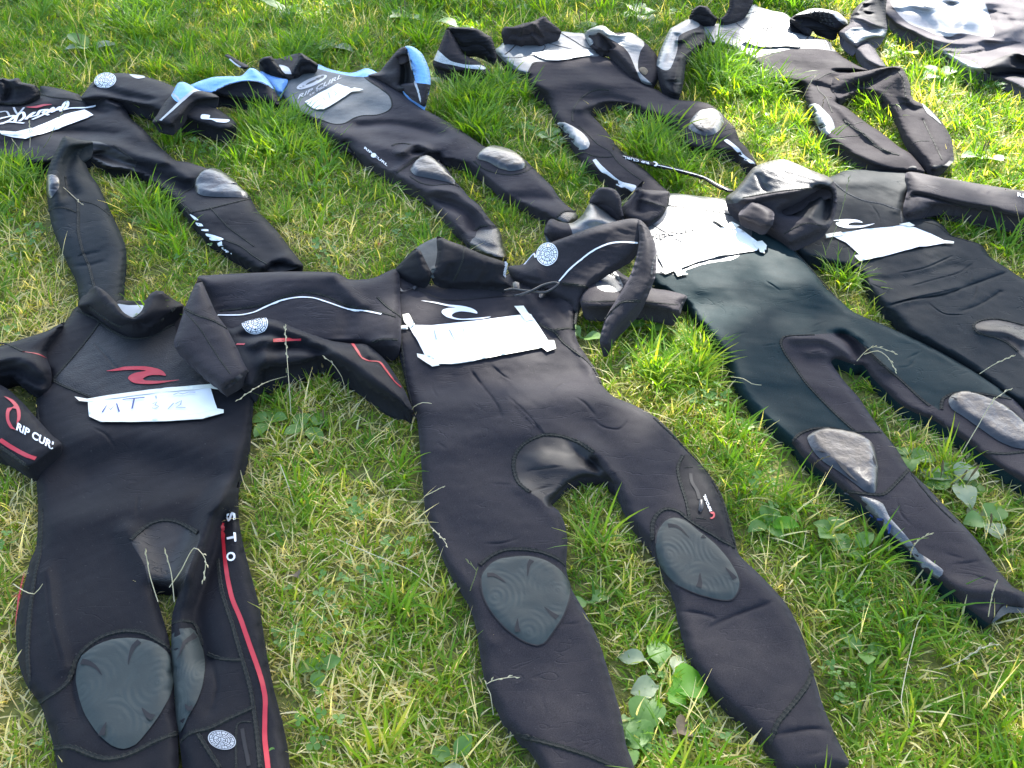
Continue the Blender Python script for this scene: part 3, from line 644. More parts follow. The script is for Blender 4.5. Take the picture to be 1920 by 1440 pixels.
b = pillow(B, 'torso', B_out, 'neoprene_soft', H=.016, Rr=.022, z=.027, noise=.004, seed=21, sp=.010, creases=[tr('a4', 530, 955, 600, 1060, 660, 1130, 710, 1200, 730, 1260), tr('a4', 660, 930, 730, 1000, 800, 1040), tr('a4', 760, 1130, 830, 1190, 930, 1290, 980, 1370), tr('a4', 300, 1060, 310, 1110, 340, 1140), tr('a4', 1020, 1120, 1080, 1070, 1150, 1050), tr('a4', 1180, 1140, 1250, 1180, 1310, 1260), tr('a4', 560, 1190, 600, 1210),
    tr('a5', 360, 165, 380, 115), tr('a5', 180, 150, 230, 185), tr('a5', 490, 380, 600, 388), tr('a5', 430, 715, 540, 716, 640, 685), tr('a5', 690, 312, 800, 292, 900, 285), tr('a5', 700, 432, 780, 402, 850, 395), tr('a5', 760, 465, 800, 430, 840, 415), tr('a5', 950, 190, 1000, 232), tr('a5', 690, 10, 740, 60, 780, 95), tr('a5', 1060, 20, 1110, 60, 1200, 75, 1250, 30),
    tr('a6', 1040, 374, 1130, 376, 1210, 402), tr('a6', 1200, 442, 1300, 392, 1480, 326), tr('a6', 1185, 320, 1205, 362), tr('a6', 480, 435, 600, 420), tr('a6', 390, 760, 410, 860), tr('a6', 1490, 962, 1600, 935, 1700, 925, 1780, 950), tr('a6', 90, 420, 130, 500, 160, 515), tr('a6', 1640, 1050, 1750, 1035), tr('a5', 150, 640, 200, 760, 290, 930), tr('a5', 330, 830, 345, 900)], panels=[
    ('crotch_panel', tr('a5', 660, 400, 620, 340, 612, 260, 640, 190, 700, 140, 780, 110, 880, 115, 980, 150, 1060, 210, 1110, 290, 1170, 380, 1100, 400, 1000, 370, 900, 420, 820, 520, 760, 470), 'crotch_rubber'),
    ('pocket_panel', tr('a5', 1600, 590, 1570, 480, 1540, 380, 1530, 290, 1560, 230, 1590, 215, 1700, 330, 1800, 480, 1850, 620, 1900, 760, 1780, 690, 1690, 640), 'neoprene_black'),
    ('leg', [(760, 1010), (800, 1000), (900, 960), (960, 915), (1000, 935), (1040, 960), (1100, 980), (1240, 1620), (1000, 1620), (850, 1300)], 'neoprene_soft'),
    ('leg', [(1150, 900), (1180, 870), (1240, 840), (1300, 830), (1400, 950), (1620, 1300), (1640, 1480), (1450, 1480), (1250, 1250), (1150, 1000)], 'neoprene_soft')],
    folds=[(tr('a5', 660, 410, 760, 470, 850, 540), .008, .02), (tr('a5', 1010, 150, 1100, 230, 1150, 320, 1200, 450), .018, .022), (tr('a5', 1060, 260, 1110, 340, 1150, 390), -.02, .014),
           (tr('a5', 760, 250, 900, 290, 1000, 300), .008, .03), (tr('a4', 250, 1200, 700, 1180, 1300, 1150), .012, .06), (tr('a4', 300, 1050, 700, 1030, 1200, 1000), -.008, .05),
           (tr('a4', 650, 950, 800, 1100, 950, 1200), -.003, .006), (tr('a4', 550, 1000, 650, 1120, 720, 1250), -.003, .006), (tr('a4', 800, 1190, 900, 1300, 980, 1370), -.003, .006),
           (tr('a4', 1000, 480, 1100, 620, 1180, 700), -.012, .02), (tr('a4', 900, 500, 960, 600, 1060, 720), .012, .02), (tr('a4', 60, 480, 200, 480, 400, 540, 620, 520, 780, 500), -.004, .01),
           (tr('a6', 1040, 372, 1130, 375, 1210, 400), -.003, .006), (tr('a6', 1200, 440, 1300, 390, 1480, 325), -.003, .006), (tr('a6', 1480, 960, 1600, 935, 1700, 925, 1780, 950), -.003, .006),
           (tr('a6', 80, 420, 130, 500, 160, 520), .006, .012), (tr('a5', 130, 600, 230, 800, 340, 960), .005, .014), (tr('a5', 250, 160, 500, 90, 800, 60), .008, .05)])
seam(b, tr('a5', 700, 430, 640, 380, 612, 310, 612, 240, 640, 185, 700, 135, 790, 105, 880, 115, 980, 150, 1060, 205), .0036)
seam(b, tr('a5', 1400, 15, 1480, 90, 1550, 160, 1600, 215, 1680, 300, 1760, 420, 1810, 560, 1850, 720), .003); seam(b, tr('a5', 1600, 585, 1580, 480, 1545, 370, 1532, 290, 1560, 225), .003)
seam(b, tr('a5', 420, 840, 480, 790, 560, 755, 660, 750, 760, 765, 850, 800, 895, 840), .0036); seam(b, tr('a5', 1390, 700, 1390, 610, 1420, 550, 1470, 522, 1540, 540, 1600, 590, 1680, 640, 1780, 700, 1850, 740), .0036)
seam(b, tr('a6', 270, 950, 350, 975, 480, 1010, 620, 1055, 750, 1110), .0036); seam(b, tr('a6', 1672, 650, 1650, 720, 1600, 790, 1550, 850, 1510, 900, 1485, 960, 1475, 1000), .0036)
seam(b, tr('a4', 1060, 725, 1120, 715, 1185, 718)); seam(b, tr('a4', 905, 650, 1000, 710, 1060, 735, 1110, 800, 1200, 870, 1270, 930, 1320, 1000, 1345, 1060)); seam(b, tr('a4', 0, 550, 60, 600, 105, 650, 100, 760, 120, 900, 140, 1050, 175, 1200)); seam(b, tr('a4', 0, 780, 50, 775, 95, 790))
ribbon(b, 'chest_zip', tr('a4', 150, 460, 220, 480, 300, 515, 400, 540, 520, 535, 640, 525, 760, 515, 820, 512), 'groove', .005)
ribbon(b, 'zip_slit', tr('a5', 1605, 325, 1610, 370, 1640, 420, 1655, 470), 'groove', .007); seam(b, tr('a5', 1568, 290, 1615, 287), .0014); seam(b, tr('a5', 1635, 572, 1690, 578), .0014)
patch(b, 'zip_pull', tr('a5', 1655, 475, 1672, 478, 1675, 520, 1662, 548, 1648, 540, 1650, 505), 'plastic_black', .004, .004, .004, sp=.005)
patch(b, 'zip_pull', tr('a4', 180, 462, 200, 453, 208, 462, 190, 482, 180, 476), 'plastic_black', .004, .003, .004, sp=.004); ribbon(b, 'toggle_cord', [tr('a4', 75, 488, 130, 492, 190, 470), tr('a4', 100, 470, 115, 495)], 'plastic_black', .004, .005)
lettering(b, 'RIPCURL', (1335, 959), (1322, 928), (-4.5, 1.5), 'print_white', bold=.03)
patch(b, 'wave_emblem', tr('a5', 1712, 545, 1735, 542, 1742, 560, 1736, 575, 1722, 583, 1712, 578, 1728, 570, 1732, 556, 1720, 553), 'print_red', .002, sp=.004)
for c in (tr('a5', 430, 900, 440, 880, 480, 835, 540, 805, 640, 792, 720, 795, 800, 820, 870, 870, 915, 930, 925, 985, 915, 1050, 890, 1120, 860, 1170, 820, 1230, 780, 1280, 740, 1292, 680, 1275, 620, 1240, 550, 1180, 490, 1110, 445, 1030, 428, 960),
          tr('a5', 1410, 720, 1420, 650, 1460, 595, 1510, 575, 1570, 590, 1650, 650, 1740, 720, 1810, 800, 1860, 880, 1880, 940, 1870, 990, 1835, 1035, 1780, 1038, 1700, 1020, 1620, 995, 1530, 950, 1460, 880, 1420, 800)):
    kp = patch(b, 'knee_pad', c, 'pad_rubber', .002, .0038, .008, sp=.009)
    gl = ((440, 895, 490, 905, 530, 925, 565, 950), (715, 800, 695, 850, 688, 912), (780, 1085, 830, 1130, 875, 1160), (632, 1150, 628, 1200, 626, 1248)) if c[0][0] < 1000 else ((1460, 610, 1520, 630, 1560, 660, 1592, 697), (1655, 895, 1655, 950, 1648, 1000), (1800, 865, 1840, 910, 1876, 937), (1670, 665, 1690, 700))
    for q in gl: groove(b, kp, tr('a5', *q), c, .0085, .0066)
    ribbon(b, 'pad_rim', [tuple(v_) for v_ in spline(np.array(c), True, .01)], 'groove', .004, .0022, parent=kp, smooth=False)
# left sleeve: stretched out flat, then folded back across the neighbour's collar
bs1 = pillow(B, 'sleeve', [(*p, z_) for p, z_ in zip([(745, 505), (700, 521), (657, 524), (629, 511), (545, 509), (461, 512), (390, 516), (370, 521), (388, 570), (410, 630), (470, 650), (540, 650), (610, 645), (672, 643), (705, 652), (748, 655), (752, 610), (750, 560)], [.05, .055, .06, .085, .085, .08, .085, .10, .06, .05, .045, .045, .045, .045, .045, .045, .05, .055])], 'neoprene_soft', H=.022, Rr=.05, under=.035, seed=31, noise=.004,
             folds=[(tr('a3', 1100, 340, 1200, 470, 1260, 540), .014, .02), (tr('a3', 330, 580, 600, 560, 850, 470, 1050, 490, 1300, 580), -.006, .02), (tr('a3', 1180, 560, 1190, 650, 1150, 740), -.008, .02), (tr('a3', 1320, 800, 1400, 770, 1520, 770), .008, .015)])
ribbon(bs1, 'white_piping', tr('a3', 315, 610, 400, 611, 480, 608, 560, 590, 640, 552, 740, 512, 850, 492, 950, 496, 1050, 526, 1180, 570, 1300, 583, 1405, 604), 'print_white', .0055, .002)
seam(bs1, tr('a3', 330, 580, 500, 560, 650, 530, 780, 480, 900, 458, 1030, 480, 1180, 545, 1380, 585, 1500, 620)); seam(bs1, tr('a3', 1380, 490, 1440, 550, 1530, 620)); seam(bs1, tr('a3', 1330, 800, 1400, 770, 1510, 772))
bs2 = pillow(B, 'cuff', [(*p, z_) for p, z_ in zip([(372, 521), (358, 550), (346, 580), (334, 615), (326, 642), (332, 658), (350, 674), (376, 697), (400, 716), (417, 729), (440, 716), (458, 705), (466, 696), (462, 684), (446, 655), (427, 618), (406, 588), (390, 553), (378, 526)], [.11, .11, .105, .10, .095, .09, .088, .088, .088, .088, .09, .09, .09, .09, .09, .095, .10, .105, .11])], 'neoprene_soft', H=.02, Rr=.04, under=.03, seed=33, noise=.002, press=False)
seam(bs2, tr('a3', 95, 565, 180, 610, 280, 645, 375, 700)); seam(bs2, tr('a3', 100, 590, 190, 690, 280, 830, 340, 920, 400, 1000), .0014)
patch(bs2, 'cuff_opening_shade', tr('a3', 352, 1102, 400, 1050, 460, 1000, 515, 970, 518, 988, 470, 1030, 420, 1075, 370, 1104), 'groove', .001)  # near-black patch paints the shade inside the cuff mouth
# right sleeve: arches up over the next suit and drops to its cuff
bs3 = pillow(B, 'sleeve', [(*p, z_) for p, z_ in zip(tr('a4', 770, 330, 870, 315, 930, 240, 1000, 195, 1120, 150, 1300, 85, 1500, 36, 1580, 36, 1630, 80, 1640, 140, 1600, 200, 1560, 260, 1480, 312, 1380, 372, 1310, 422, 1260, 490, 1230, 560, 1190, 640, 1150, 560, 1020, 490, 900, 440, 800, 400),
              [.05, .055, .075, .10, .125, .155, .175, .18, .18, .165, .15, .13, .115, .10, .085, .06, .045, .04, .04, .045, .05, .05])], 'neoprene_soft', H=.016, Rr=.045, under=.02, seed=35, noise=.004, press=True,
             folds=[(tr('a4', 900, 260, 950, 360, 960, 430), .010, .02), (tr('a4', 780, 370, 850, 400, 960, 420), -.006, .01), (tr('a4', 1100, 430, 1180, 440, 1270, 460), .006, .012)])
ribbon(bs3, 'white_piping', tr('a4', 1575, 186, 1470, 180, 1390, 192, 1300, 232, 1220, 292, 1150, 352, 1088, 425), 'print_white', .0048, .002)
badge(bs3, tr('a4', 1015, 257)[0], (20, -4.5), (3, 21)); seam(bs3, tr('a4', 870, 320, 930, 250, 940, 275, 960, 240), .002, 'print_white')
seam(bs3, tr('a4', 1110, 435, 1200, 445, 1270, 462)); seam(bs3, tr('a4', 1270, 470, 1240, 540, 1200, 600, 1185, 690))
bs4 = pillow(B, 'cuff', [(*p, z_) for p, z_ in zip(tr('a4', 1575, 40, 1610, 55, 1650, 110, 1685, 200, 1692, 320, 1682, 400, 1655, 470, 1612, 560, 1545, 640, 1470, 715, 1428, 780, 1405, 838, 1355, 832, 1338, 800, 1350, 730, 1380, 640, 1420, 570, 1470, 490, 1520, 400, 1560, 290, 1585, 160),
              [.195, .195, .19, .18, .16, .145, .13, .105, .085, .065, .05, .04, .04, .045, .06, .08, .095, .115, .135, .16, .185])], 'neoprene_soft', H=.022, Rr=.035, under=.03, seed=37, noise=.002, press=False)
seam(bs4, tr('a4', 1370, 660, 1420, 600, 1470, 555, 1530, 545, 1590, 545)); seam(bs4, tr('a4', 1690, 260, 1670, 300, 1660, 380), .002, 'thread_grey')
# collar: left flap, hollow, right flap with elastic edge
bc0 = pillow(B, 'collar', zs(tr('a4', 190, 225, 330, 148, 380, 200, 370, 360, 300, 400, 230, 330), .075), 'inner_grey', H=.004, Rr=.02, under=.01, seed=41, noise=.001, press=False)
bc1 = pillow(B, 'collar', [(*p, z_) for p, z_ in zip(tr('a4', 70, 360, 120, 290, 190, 222, 225, 232, 260, 300, 290, 360, 300, 385, 270, 430, 180, 420), [.05, .075, .115, .115, .10, .085, .075, .06, .055])], 'neoprene_black', H=.01, Rr=.03, under=.02, seed=42, noise=.001, press=False)
bc2 = pillow(B, 'collar', [(*p, z_) for p, z_ in zip(tr('a4', 330, 143, 400, 168, 500, 205, 620, 258, 740, 298, 762, 325, 745, 395, 790, 455, 720, 460, 600, 450, 430, 440, 330, 425, 285, 390, 315, 330, 330, 240), [.125, .122, .118, .11, .10, .09, .075, .06, .055, .055, .055, .06, .07, .09, .11])], 'neoprene_black', H=.012, Rr=.03, under=.02, seed=43, noise=.002, press=False,
             folds=[(tr('a4', 600, 280, 610, 350, 560, 420), .006, .012), (tr('a4', 680, 310, 680, 370, 640, 430), .006, .010), (tr('a4', 420, 330, 400, 400, 440, 430), -.008, .015)])
seam(bc2, tr('a4', 495, 205, 490, 280, 465, 350, 430, 420), .0018); seam(bc2, tr('a4', 758, 308, 752, 350, 745, 395), .004, 'print_silver'); seam(b, tr('a4', 95, 360, 150, 400, 220, 425, 300, 445), .003)
patch(bc1, 'snap_tab', tr('a4', 290, 335, 315, 332, 328, 355, 318, 380, 298, 382, 288, 360), 'inner_grey', .004, .003, .004, sp=.004)
def cordline(pts): return spline(np.array(pts), False, .01)
cl = cordline(zs(tr('a4', 745, 480, 800, 470), .075)+[(*p, z_) for p, z_ in zip(tr('a4', 850, 478, 930, 485, 1000, 490, 1060, 460, 1085, 435, 1060, 430, 990, 445, 920, 480, 850, 505, 815, 510), [.085, .09, .095, .10, .105, .105, .10, .095, .085, .075])])
tube('bungee_cord', unp(cl[:, :2], cl[:, 2]), .0035, 'plastic_black', B)
for q in ((800, 452, 845, 462, 848, 495, 805, 500), (965, 475, 1010, 470, 1015, 500, 970, 505), (955, 510, 1000, 505, 995, 540, 955, 548)):
    patch([b, bs3], 'cord_toggle', tr('a4', *q), 'plastic_black', .012, .006, .006, sp=.005)
patch(b, 'wave_emblem', tr('a4', 230, 545, 320, 555, 400, 570, 480, 577, 540, 591, 575, 611, 579, 626, 540, 618, 480, 612, 440, 620, 420, 635, 430, 648, 480, 658, 550, 655, 664, 645, 600, 660, 520, 664, 450, 663, 390, 647, 358, 620, 365, 602, 400, 591, 445, 588, 400, 581, 320, 562), 'print_white', .002, sp=.006)
L = label_sheet((900, 640), 'white sheet taped by its four corners to the centre wetsuit')
patch(b, 'sheet', tr('a4', 150, 700, 300, 702, 410, 690, 600, 670, 820, 640, 915, 632, 970, 720, 1040, 830, 900, 850, 700, 890, 560, 925, 420, 945, 330, 945, 270, 920, 210, 800), 'paper', .004, root=L, smooth=False, curl=.0016, seed=5)
for q in ((118, 640, 155, 632, 195, 700, 165, 722, 130, 690), (90, 712, 150, 705, 150, 732, 100, 730), (808, 588, 868, 585, 930, 670, 880, 680), (1000, 800, 1055, 800, 1066, 850, 1010, 870, 960, 830), (205, 882, 300, 900, 345, 955, 300, 962, 210, 905), (560, 895, 900, 825, 1000, 820, 1010, 840, 800, 880, 560, 925, 420, 945, 420, 925)):
    patch(b, 'tape', tr('a4', *q), 'masking_tape', .0065, root=L, smooth=False, sp=.008)
ribbon(b, 'handwriting', [tr('a4', 310, 740, 325, 800), tr('a4', 405, 740, 440, 805), tr('a4', 490, 735, 515, 800), tr('a4', 640, 705, 650, 760), tr('a4', 740, 740, 790, 725), tr('a4', 760, 770, 810, 750)], 'ink_pale', .0028, 0.0088, root=L, smooth=False)

# ================================================================== wetsuit to the right of the centre (dark teal body)
C_ = suit((1500, 640), 'wetsuit with dark teal rubber body and shiny knee pads right of the centre')
C_out = (tr('c1', 330, 400, 400, 450, 470, 560, 520, 700, 570, 830, 660, 900, 800, 985, 880, 1120, 960, 1235, 1010, 1330, 1055, 1400)
         + tr('c3', 40, 20, 125, 130, 195, 240, 232, 350, 310, 460, 400, 570, 500, 650, 580, 725, 640, 800, 770, 900, 880, 1000)
         + tr('c4', 480, 655, 600, 785, 700, 885, 770, 940, 850, 1055, 950, 1125, 1040, 1200, 1130, 1290, 1210, 1350, 1285, 1405, 1330, 1370, 1380, 1300, 1440, 1290, 1520, 1300, 1530, 1215, 1440, 1170, 1330, 1040, 1200, 860, 1040, 690, 880, 520, 770, 412, 690, 280, 612, 182)
         + tr('c3', 1050, 585, 960, 450, 880, 360, 800, 245, 830, 225, 890, 245, 940, 262, 985, 262, 1040, 335, 1110, 405, 1200, 490, 1290, 540, 1400, 585, 1480, 640, 1600, 720, 1700, 800, 1830, 890, 1960, 970, 2200, 1110, 2420, 1200, 2500, 1060, 2200, 800, 1990, 600, 1900, 500, 1830, 432, 1700, 340, 1500, 220, 1330, 130, 1150, 48)
         + tr('c1', 1897, 1035, 1800, 950, 1720, 880, 1640, 770, 1560, 680, 1480, 600, 1350, 520, 1250, 460, 1150, 400, 1100, 330, 1050, 290, 900, 275, 690, 255, 520, 300))
c = pillow(C_, 'torso', C_out, 'skin_teal', H=.017, Rr=.024, z=.028, noise=.003, seed=51, sp=.011, creases=[tr('c1', 1300, 820, 1380, 870, 1410, 900), tr('c1', 1600, 1150, 1680, 1110, 1730, 1100), tr('c1', 1580, 1185, 1700, 1150), tr('c1', 1060, 1340, 1140, 1310), tr('c1', 1080, 1195, 1190, 1170), tr('c3', 1190, 275, 1260, 265, 1290, 210), tr('c3', 1230, 230, 1330, 180), tr('c3', 400, 152, 490, 140), tr('c4', 1040, 1030, 1150, 1012, 1240, 1000), tr('c4', 1000, 960, 1070, 970, 1120, 990), tr('c4', 1170, 1100, 1300, 1130, 1400, 1190), tr('c4', 690, 600, 720, 700, 790, 775), tr('c3', 640, 180, 700, 190, 760, 175), tr('c3', 1060, 300, 1140, 285)], panels=[
    ('yoke', tr('c1', 690, 230, 680, 330, 800, 350, 1000, 375, 1140, 410, 1180, 380, 1100, 250), 'skin_mesh'),
    ('chest_panel', tr('c1', 640, 345, 800, 352, 1000, 378, 1140, 415, 1200, 440, 1230, 520, 1170, 640, 1100, 690, 1000, 705, 900, 725, 800, 760, 700, 790, 560, 760, 480, 600, 400, 440, 520, 450, 590, 420), 'skin_mesh'),
    ('crotch_panel', tr('c3', 510, 130, 530, 95, 620, 88, 750, 80, 860, 78, 930, 100, 1010, 170, 1090, 250, 1200, 345, 1350, 470, 1440, 540, 1450, 640, 1200, 520, 1000, 300, 880, 260, 1050, 580, 1110, 650, 940, 640, 820, 530, 700, 410, 600, 290), 'neoprene_worn'),
    ('knee_panel', tr('c3', 575, 730, 590, 680, 660, 640, 760, 630, 880, 640, 1010, 650, 1100, 655, 1150, 720, 1260, 865, 1200, 930, 1100, 1015, 1040, 1010, 870, 1000, 700, 870), 'neoprene_worn'),
    ('knee_panel', tr('c3', 1430, 560, 1440, 480, 1490, 430, 1600, 420, 1740, 435, 1860, 460, 2050, 600, 2100, 780, 1900, 775, 1760, 775, 1640, 760, 1500, 660), 'neoprene_worn'),
    ('shin_panel', tr('c3', 700, 950, 870, 995, 1040, 1010, 1100, 1015, 1260, 865, 1400, 1000)+tr('c4', 1560, 1150, 1560, 1480, 1200, 1440, 900, 1150, 500, 800), 'neoprene_worn'),
    ('shin_panel', tr('c3', 1640, 760, 1900, 778, 2100, 780, 2600, 1000, 2500, 1300, 1900, 960), 'neoprene_worn')],
    folds=[(tr('c3', 600, 110, 750, 110, 880, 180, 960, 240), .014, .018), (tr('c3', 860, 90, 930, 140, 960, 220), -.03, .020), (tr('c3', 680, 190, 740, 180, 800, 230), .010, .014),
           (tr('c3', 950, 100, 1040, 190, 1120, 280), .014, .018), (tr('c3', 100, 160, 500, 150, 800, 60), .008, .06), (tr('c1', 900, 1000, 1300, 1000, 1700, 1050), -.010, .06), (tr('c1', 900, 850, 1300, 830, 1600, 850), .008, .05),
           (tr('c3', 300, 420, 600, 420, 800, 480), -.006, .04), (tr('c4', 1060, 1160, 1250, 1200, 1450, 1200), .012, .02), (tr('c4', 1150, 1280, 1300, 1260, 1440, 1250), -.016, .016),
           (tr('c1', 600, 260, 650, 330, 580, 430), .010, .02)])
seam(c, tr('c3', 930, 640, 840, 560, 740, 460, 650, 360, 580, 260, 530, 190, 508, 130, 530, 97, 620, 90, 700, 87)); seam(c, tr('c3', 930, 105, 1010, 172, 1090, 252, 1200, 345, 1300, 440, 1370, 500))
seam(c, tr('c3', 580, 700, 620, 660, 700, 632, 800, 630, 900, 650, 1010, 650, 1090, 652), .003); seam(c, tr('c3', 1250, 868, 1190, 935, 1110, 1010, 1050, 1015, 960, 1005, 880, 990), .003); seam(c, tr('c3', 1440, 520, 1450, 460, 1520, 425, 1640, 425, 1740, 440, 1840, 460), .003); seam(c, tr('c3', 1680, 768, 1760, 775, 1840, 775, 1920, 765), .003)
seam(c, tr('c3', 1250, 870, 1300, 940, 1400, 1060, 1520, 1177), .002); seam(c, tr('c1', 680, 335, 800, 352, 1000, 378, 1140, 415), .002); seam(c, tr('c1', 1160, 430, 1290, 490, 1350, 530, 1480, 610, 1560, 690, 1640, 780, 1800, 960), .002); seam(c, tr('c1', 560, 455, 620, 490, 680, 525), .0015, 'thread_grey'); seam(c, tr('c1', 725, 555, 775, 580), .0015, 'thread_grey')
kp = patch(c, 'knee_pad', tr('c3', 660, 690, 700, 650, 770, 632, 860, 645, 960, 670, 1030, 710, 1060, 770, 1072, 860, 1068, 960, 1050, 1008, 1000, 1000, 920, 940, 840, 880, 760, 830, 700, 770), 'pad_shiny', .002, .012, .022, sp=.009)
for q in ((670, 760, 780, 795, 880, 760, 960, 720, 1020, 705), (790, 795, 840, 860, 900, 930), (860, 830, 880, 900, 940, 960), (920, 680, 935, 715), (960, 735, 1020, 800, 1055, 880)): ribbon(c, 'crease', tr('c3', *q), 'groove', .006, .013, taper=True, parent=kp)  # dark tapered ribbons paint the shade in the pad's creases
kp = patch(c, 'knee_pad', tr('c3', 1480, 470, 1510, 430, 1580, 422, 1680, 450, 1780, 490, 1880, 560, 1980, 660, 2010, 730, 1930, 752, 1850, 740, 1760, 700, 1660, 630, 1560, 560, 1500, 520), 'pad_shiny', .002, .012, .022, sp=.009)
for q in ((1600, 440, 1640, 520, 1660, 600), (1640, 600, 1700, 560, 1780, 540, 1860, 550), (1720, 640, 1780, 600, 1850, 600, 1900, 640), (1800, 690, 1830, 640, 1880, 650), (1480, 470, 1540, 490)): ribbon(c, 'crease', tr('c3', *q), 'groove', .006, .013, taper=True, parent=kp)  # crease shade painted as dark ribbons here too
patch(c, 'shin_grip', tr('c4', 360, 562, 450, 585, 540, 610, 600, 640, 640, 720, 700, 790, 770, 870, 830, 950, 900, 1000, 990, 1070, 960, 1110, 860, 1040, 780, 930, 700, 860, 610, 770, 500, 660), 'skin_mesh', .003, .006, .02, sp=.009)
for q in ((540, 690, 562, 712), (585, 722, 605, 745), (620, 765, 645, 790, 662, 812)): ribbon(c, 'blue_mark', tr('c4', *q), 'print_blue', .005, .0095)
patch(c, 'cuff_lining', tr('c4', 1290, 1398, 1330, 1330, 1370, 1290, 1430, 1290, 1520, 1300, 1520, 1330, 1400, 1330, 1340, 1370), 'inner_grey', .003)
# left sleeve: silver shoulder, elbow, and the cuff coming back over the body
cs1 = pillow(C_, 'sleeve', [(*p, z_) for p, z_ in zip(tr('c1', 330, 420, 250, 360, 165, 320, 110, 400, 40, 450, -40, 440, -90, 420, -120, 450, -140, 520, -60, 600, 60, 600, 250, 600, 400, 640, 480, 580, 420, 480), [.06, .075, .085, .08, .07, .075, .10, .10, .08, .05, .045, .045, .045, .045, .05])], 'skin_mesh', H=.025, Rr=.05, under=.03, seed=55, noise=.004,
             panels=[('elbow', tr('c1', 30, 470, -20, 410, -150, 380, -200, 640, 40, 560), 'neoprene_worn')], folds=[(tr('c1', 100, 430, 240, 430, 340, 460), .012, .03)])
cs2 = pillow(C_, 'cuff', [(*p, .058) for p in tr('c1', 120, 880, 200, 800, 300, 740, 400, 800, 560, 875, 680, 895, 800, 930, 775, 980, 750, 1050, 640, 1030, 480, 1000, 300, 1020, 110, 1000)], 'neoprene_worn', H=.025, Rr=.04, under=.035, seed=56, noise=.003, panels=[('shoulder_grip', tr('c1', 200, 860, 250, 780, 310, 740, 380, 860, 350, 900, 260, 900), 'skin_mesh')], folds=[(tr('c1', 300, 790, 360, 850, 380, 920), -.012, .012)])
seam(cs2, tr('c1', 110, 970, 300, 965, 500, 965, 740, 990), .0016); ribbon(cs2, 'blue_mark', tr('c1', 215, 825, 235, 822, 220, 835, 238, 842), 'print_blue', .004)
patch(cs2, 'cuff_opening_shade', tr('c1', 798, 930, 775, 985, 755, 1048, 745, 1030, 765, 970, 785, 935), 'groove', .001)  # shade in the cuff mouth, painted as a near-black patch
# right sleeve: a bulging loop lying over the next suit
cs3 = pillow(C_, 'sleeve', [(*p, z_) for p, z_ in zip(tr('c1', 1055, 295, 1110, 240, 1160, 185, 1240, 85, 1350, 42, 1440, 30, 1520, 58, 1640, 110, 1750, 155, 1785, 220, 1790, 320, 1770, 420, 1740, 480, 1650, 530, 1560, 570, 1480, 598, 1400, 550, 1340, 510, 1280, 470, 1140, 405),
              [.065, .085, .105, .135, .145, .15, .15, .15, .15, .14, .12, .10, .085, .07, .055, .045, .045, .045, .05, .055])], 'neoprene_worn', H=.028, Rr=.06, under=.03, seed=58, noise=.004,
             panels=[('sleeve_grip', tr('c1', 1040, 310, 1240, 60, 1440, 10, 1650, 90, 1780, 150, 1700, 215, 1560, 225, 1420, 235, 1290, 262, 1180, 290, 1120, 320), 'skin_dark_mesh'),
                     ('sleeve_hollow_shade', tr('c1', 1700, 190, 1745, 180, 1765, 300, 1745, 440, 1690, 460, 1600, 420, 1500, 400, 1480, 380, 1560, 330, 1650, 280), 'groove')],  # near-black panel paints the shade inside the loop
             folds=[(tr('c1', 1480, 380, 1560, 330, 1700, 240, 1740, 300, 1740, 420), -.045, .03), (tr('c1', 1200, 300, 1400, 260, 1600, 230), .014, .02), (tr('c1', 1270, 130, 1300, 200, 1330, 240), -.006, .01)])
cs4 = pillow(C_, 'cuff', [(*p, z_) for p, z_ in zip(tr('c1', 1140, 405, 1180, 340, 1220, 308, 1290, 325, 1370, 372, 1375, 420, 1360, 470, 1300, 480, 1230, 450), [.08, .095, .105, .11, .11, .105, .095, .085, .08])], 'neoprene_worn', H=.016, Rr=.03, under=.02, seed=59, noise=.002, press=False)
seam(cs3, tr('c1', 1170, 285, 1300, 262, 1450, 238, 1600, 225, 1700, 225)); seam(cs3, tr('c1', 1440, 520, 1530, 470, 1600, 450, 1690, 470), .0018)
# collar
cc1 = pillow(C_, 'collar', [(*p, z_) for p, z_ in zip(tr('c1', 160, 318, 180, 262, 220, 218, 290, 216, 340, 240, 368, 295, 372, 350, 385, 425, 330, 412, 250, 352), [.08, .10, .125, .13, .13, .12, .10, .07, .065, .07])], 'neoprene_worn', H=.012, Rr=.03, under=.02, seed=61, noise=.001, press=False)
cc2 = pillow(C_, 'collar', [(*p, z_) for p, z_ in zip(tr('c1', 372, 345, 420, 292, 470, 215, 515, 170, 505, 225, 560, 232, 680, 242, 690, 262, 680, 330, 640, 390, 580, 438, 520, 455, 430, 430, 385, 400), [.075, .09, .115, .13, .105, .095, .085, .08, .07, .065, .06, .055, .06, .07])], 'neoprene_worn', H=.012, Rr=.03, under=.02, seed=62, noise=.002, press=False,
             folds=[(tr('c1', 520, 190, 490, 290, 480, 370), -.014, .012), (tr('c1', 500, 295, 580, 320, 650, 350), .006, .01)])
seam(cc2, tr('c1', 680, 250, 672, 330, 640, 385, 580, 432, 520, 452), .0022); seam(cc2, tr('c1', 500, 292, 570, 315, 655, 345), .0016); seam(cc1, tr('c1', 165, 325, 250, 358, 330, 408), .0022)
lettering(c, 'ripcurl', tr('c1', 545, 566)[0], tr('c1', 848, 502)[0], (-1, -10), 'thread_grey', name='chest_lettering', bold=.022)
TXT.clear(); lettering(c, 'ripcurl', tr('c1', 545, 566)[0], tr('c1', 848, 502)[0], (-1, -10), 'skin_mesh', off=.0028, name='chest_lettering_fill', bold=-.008); TXT.clear()
L = label_sheet((1340, 460), 'white sheet with crossed tape corners on the teal wetsuit')
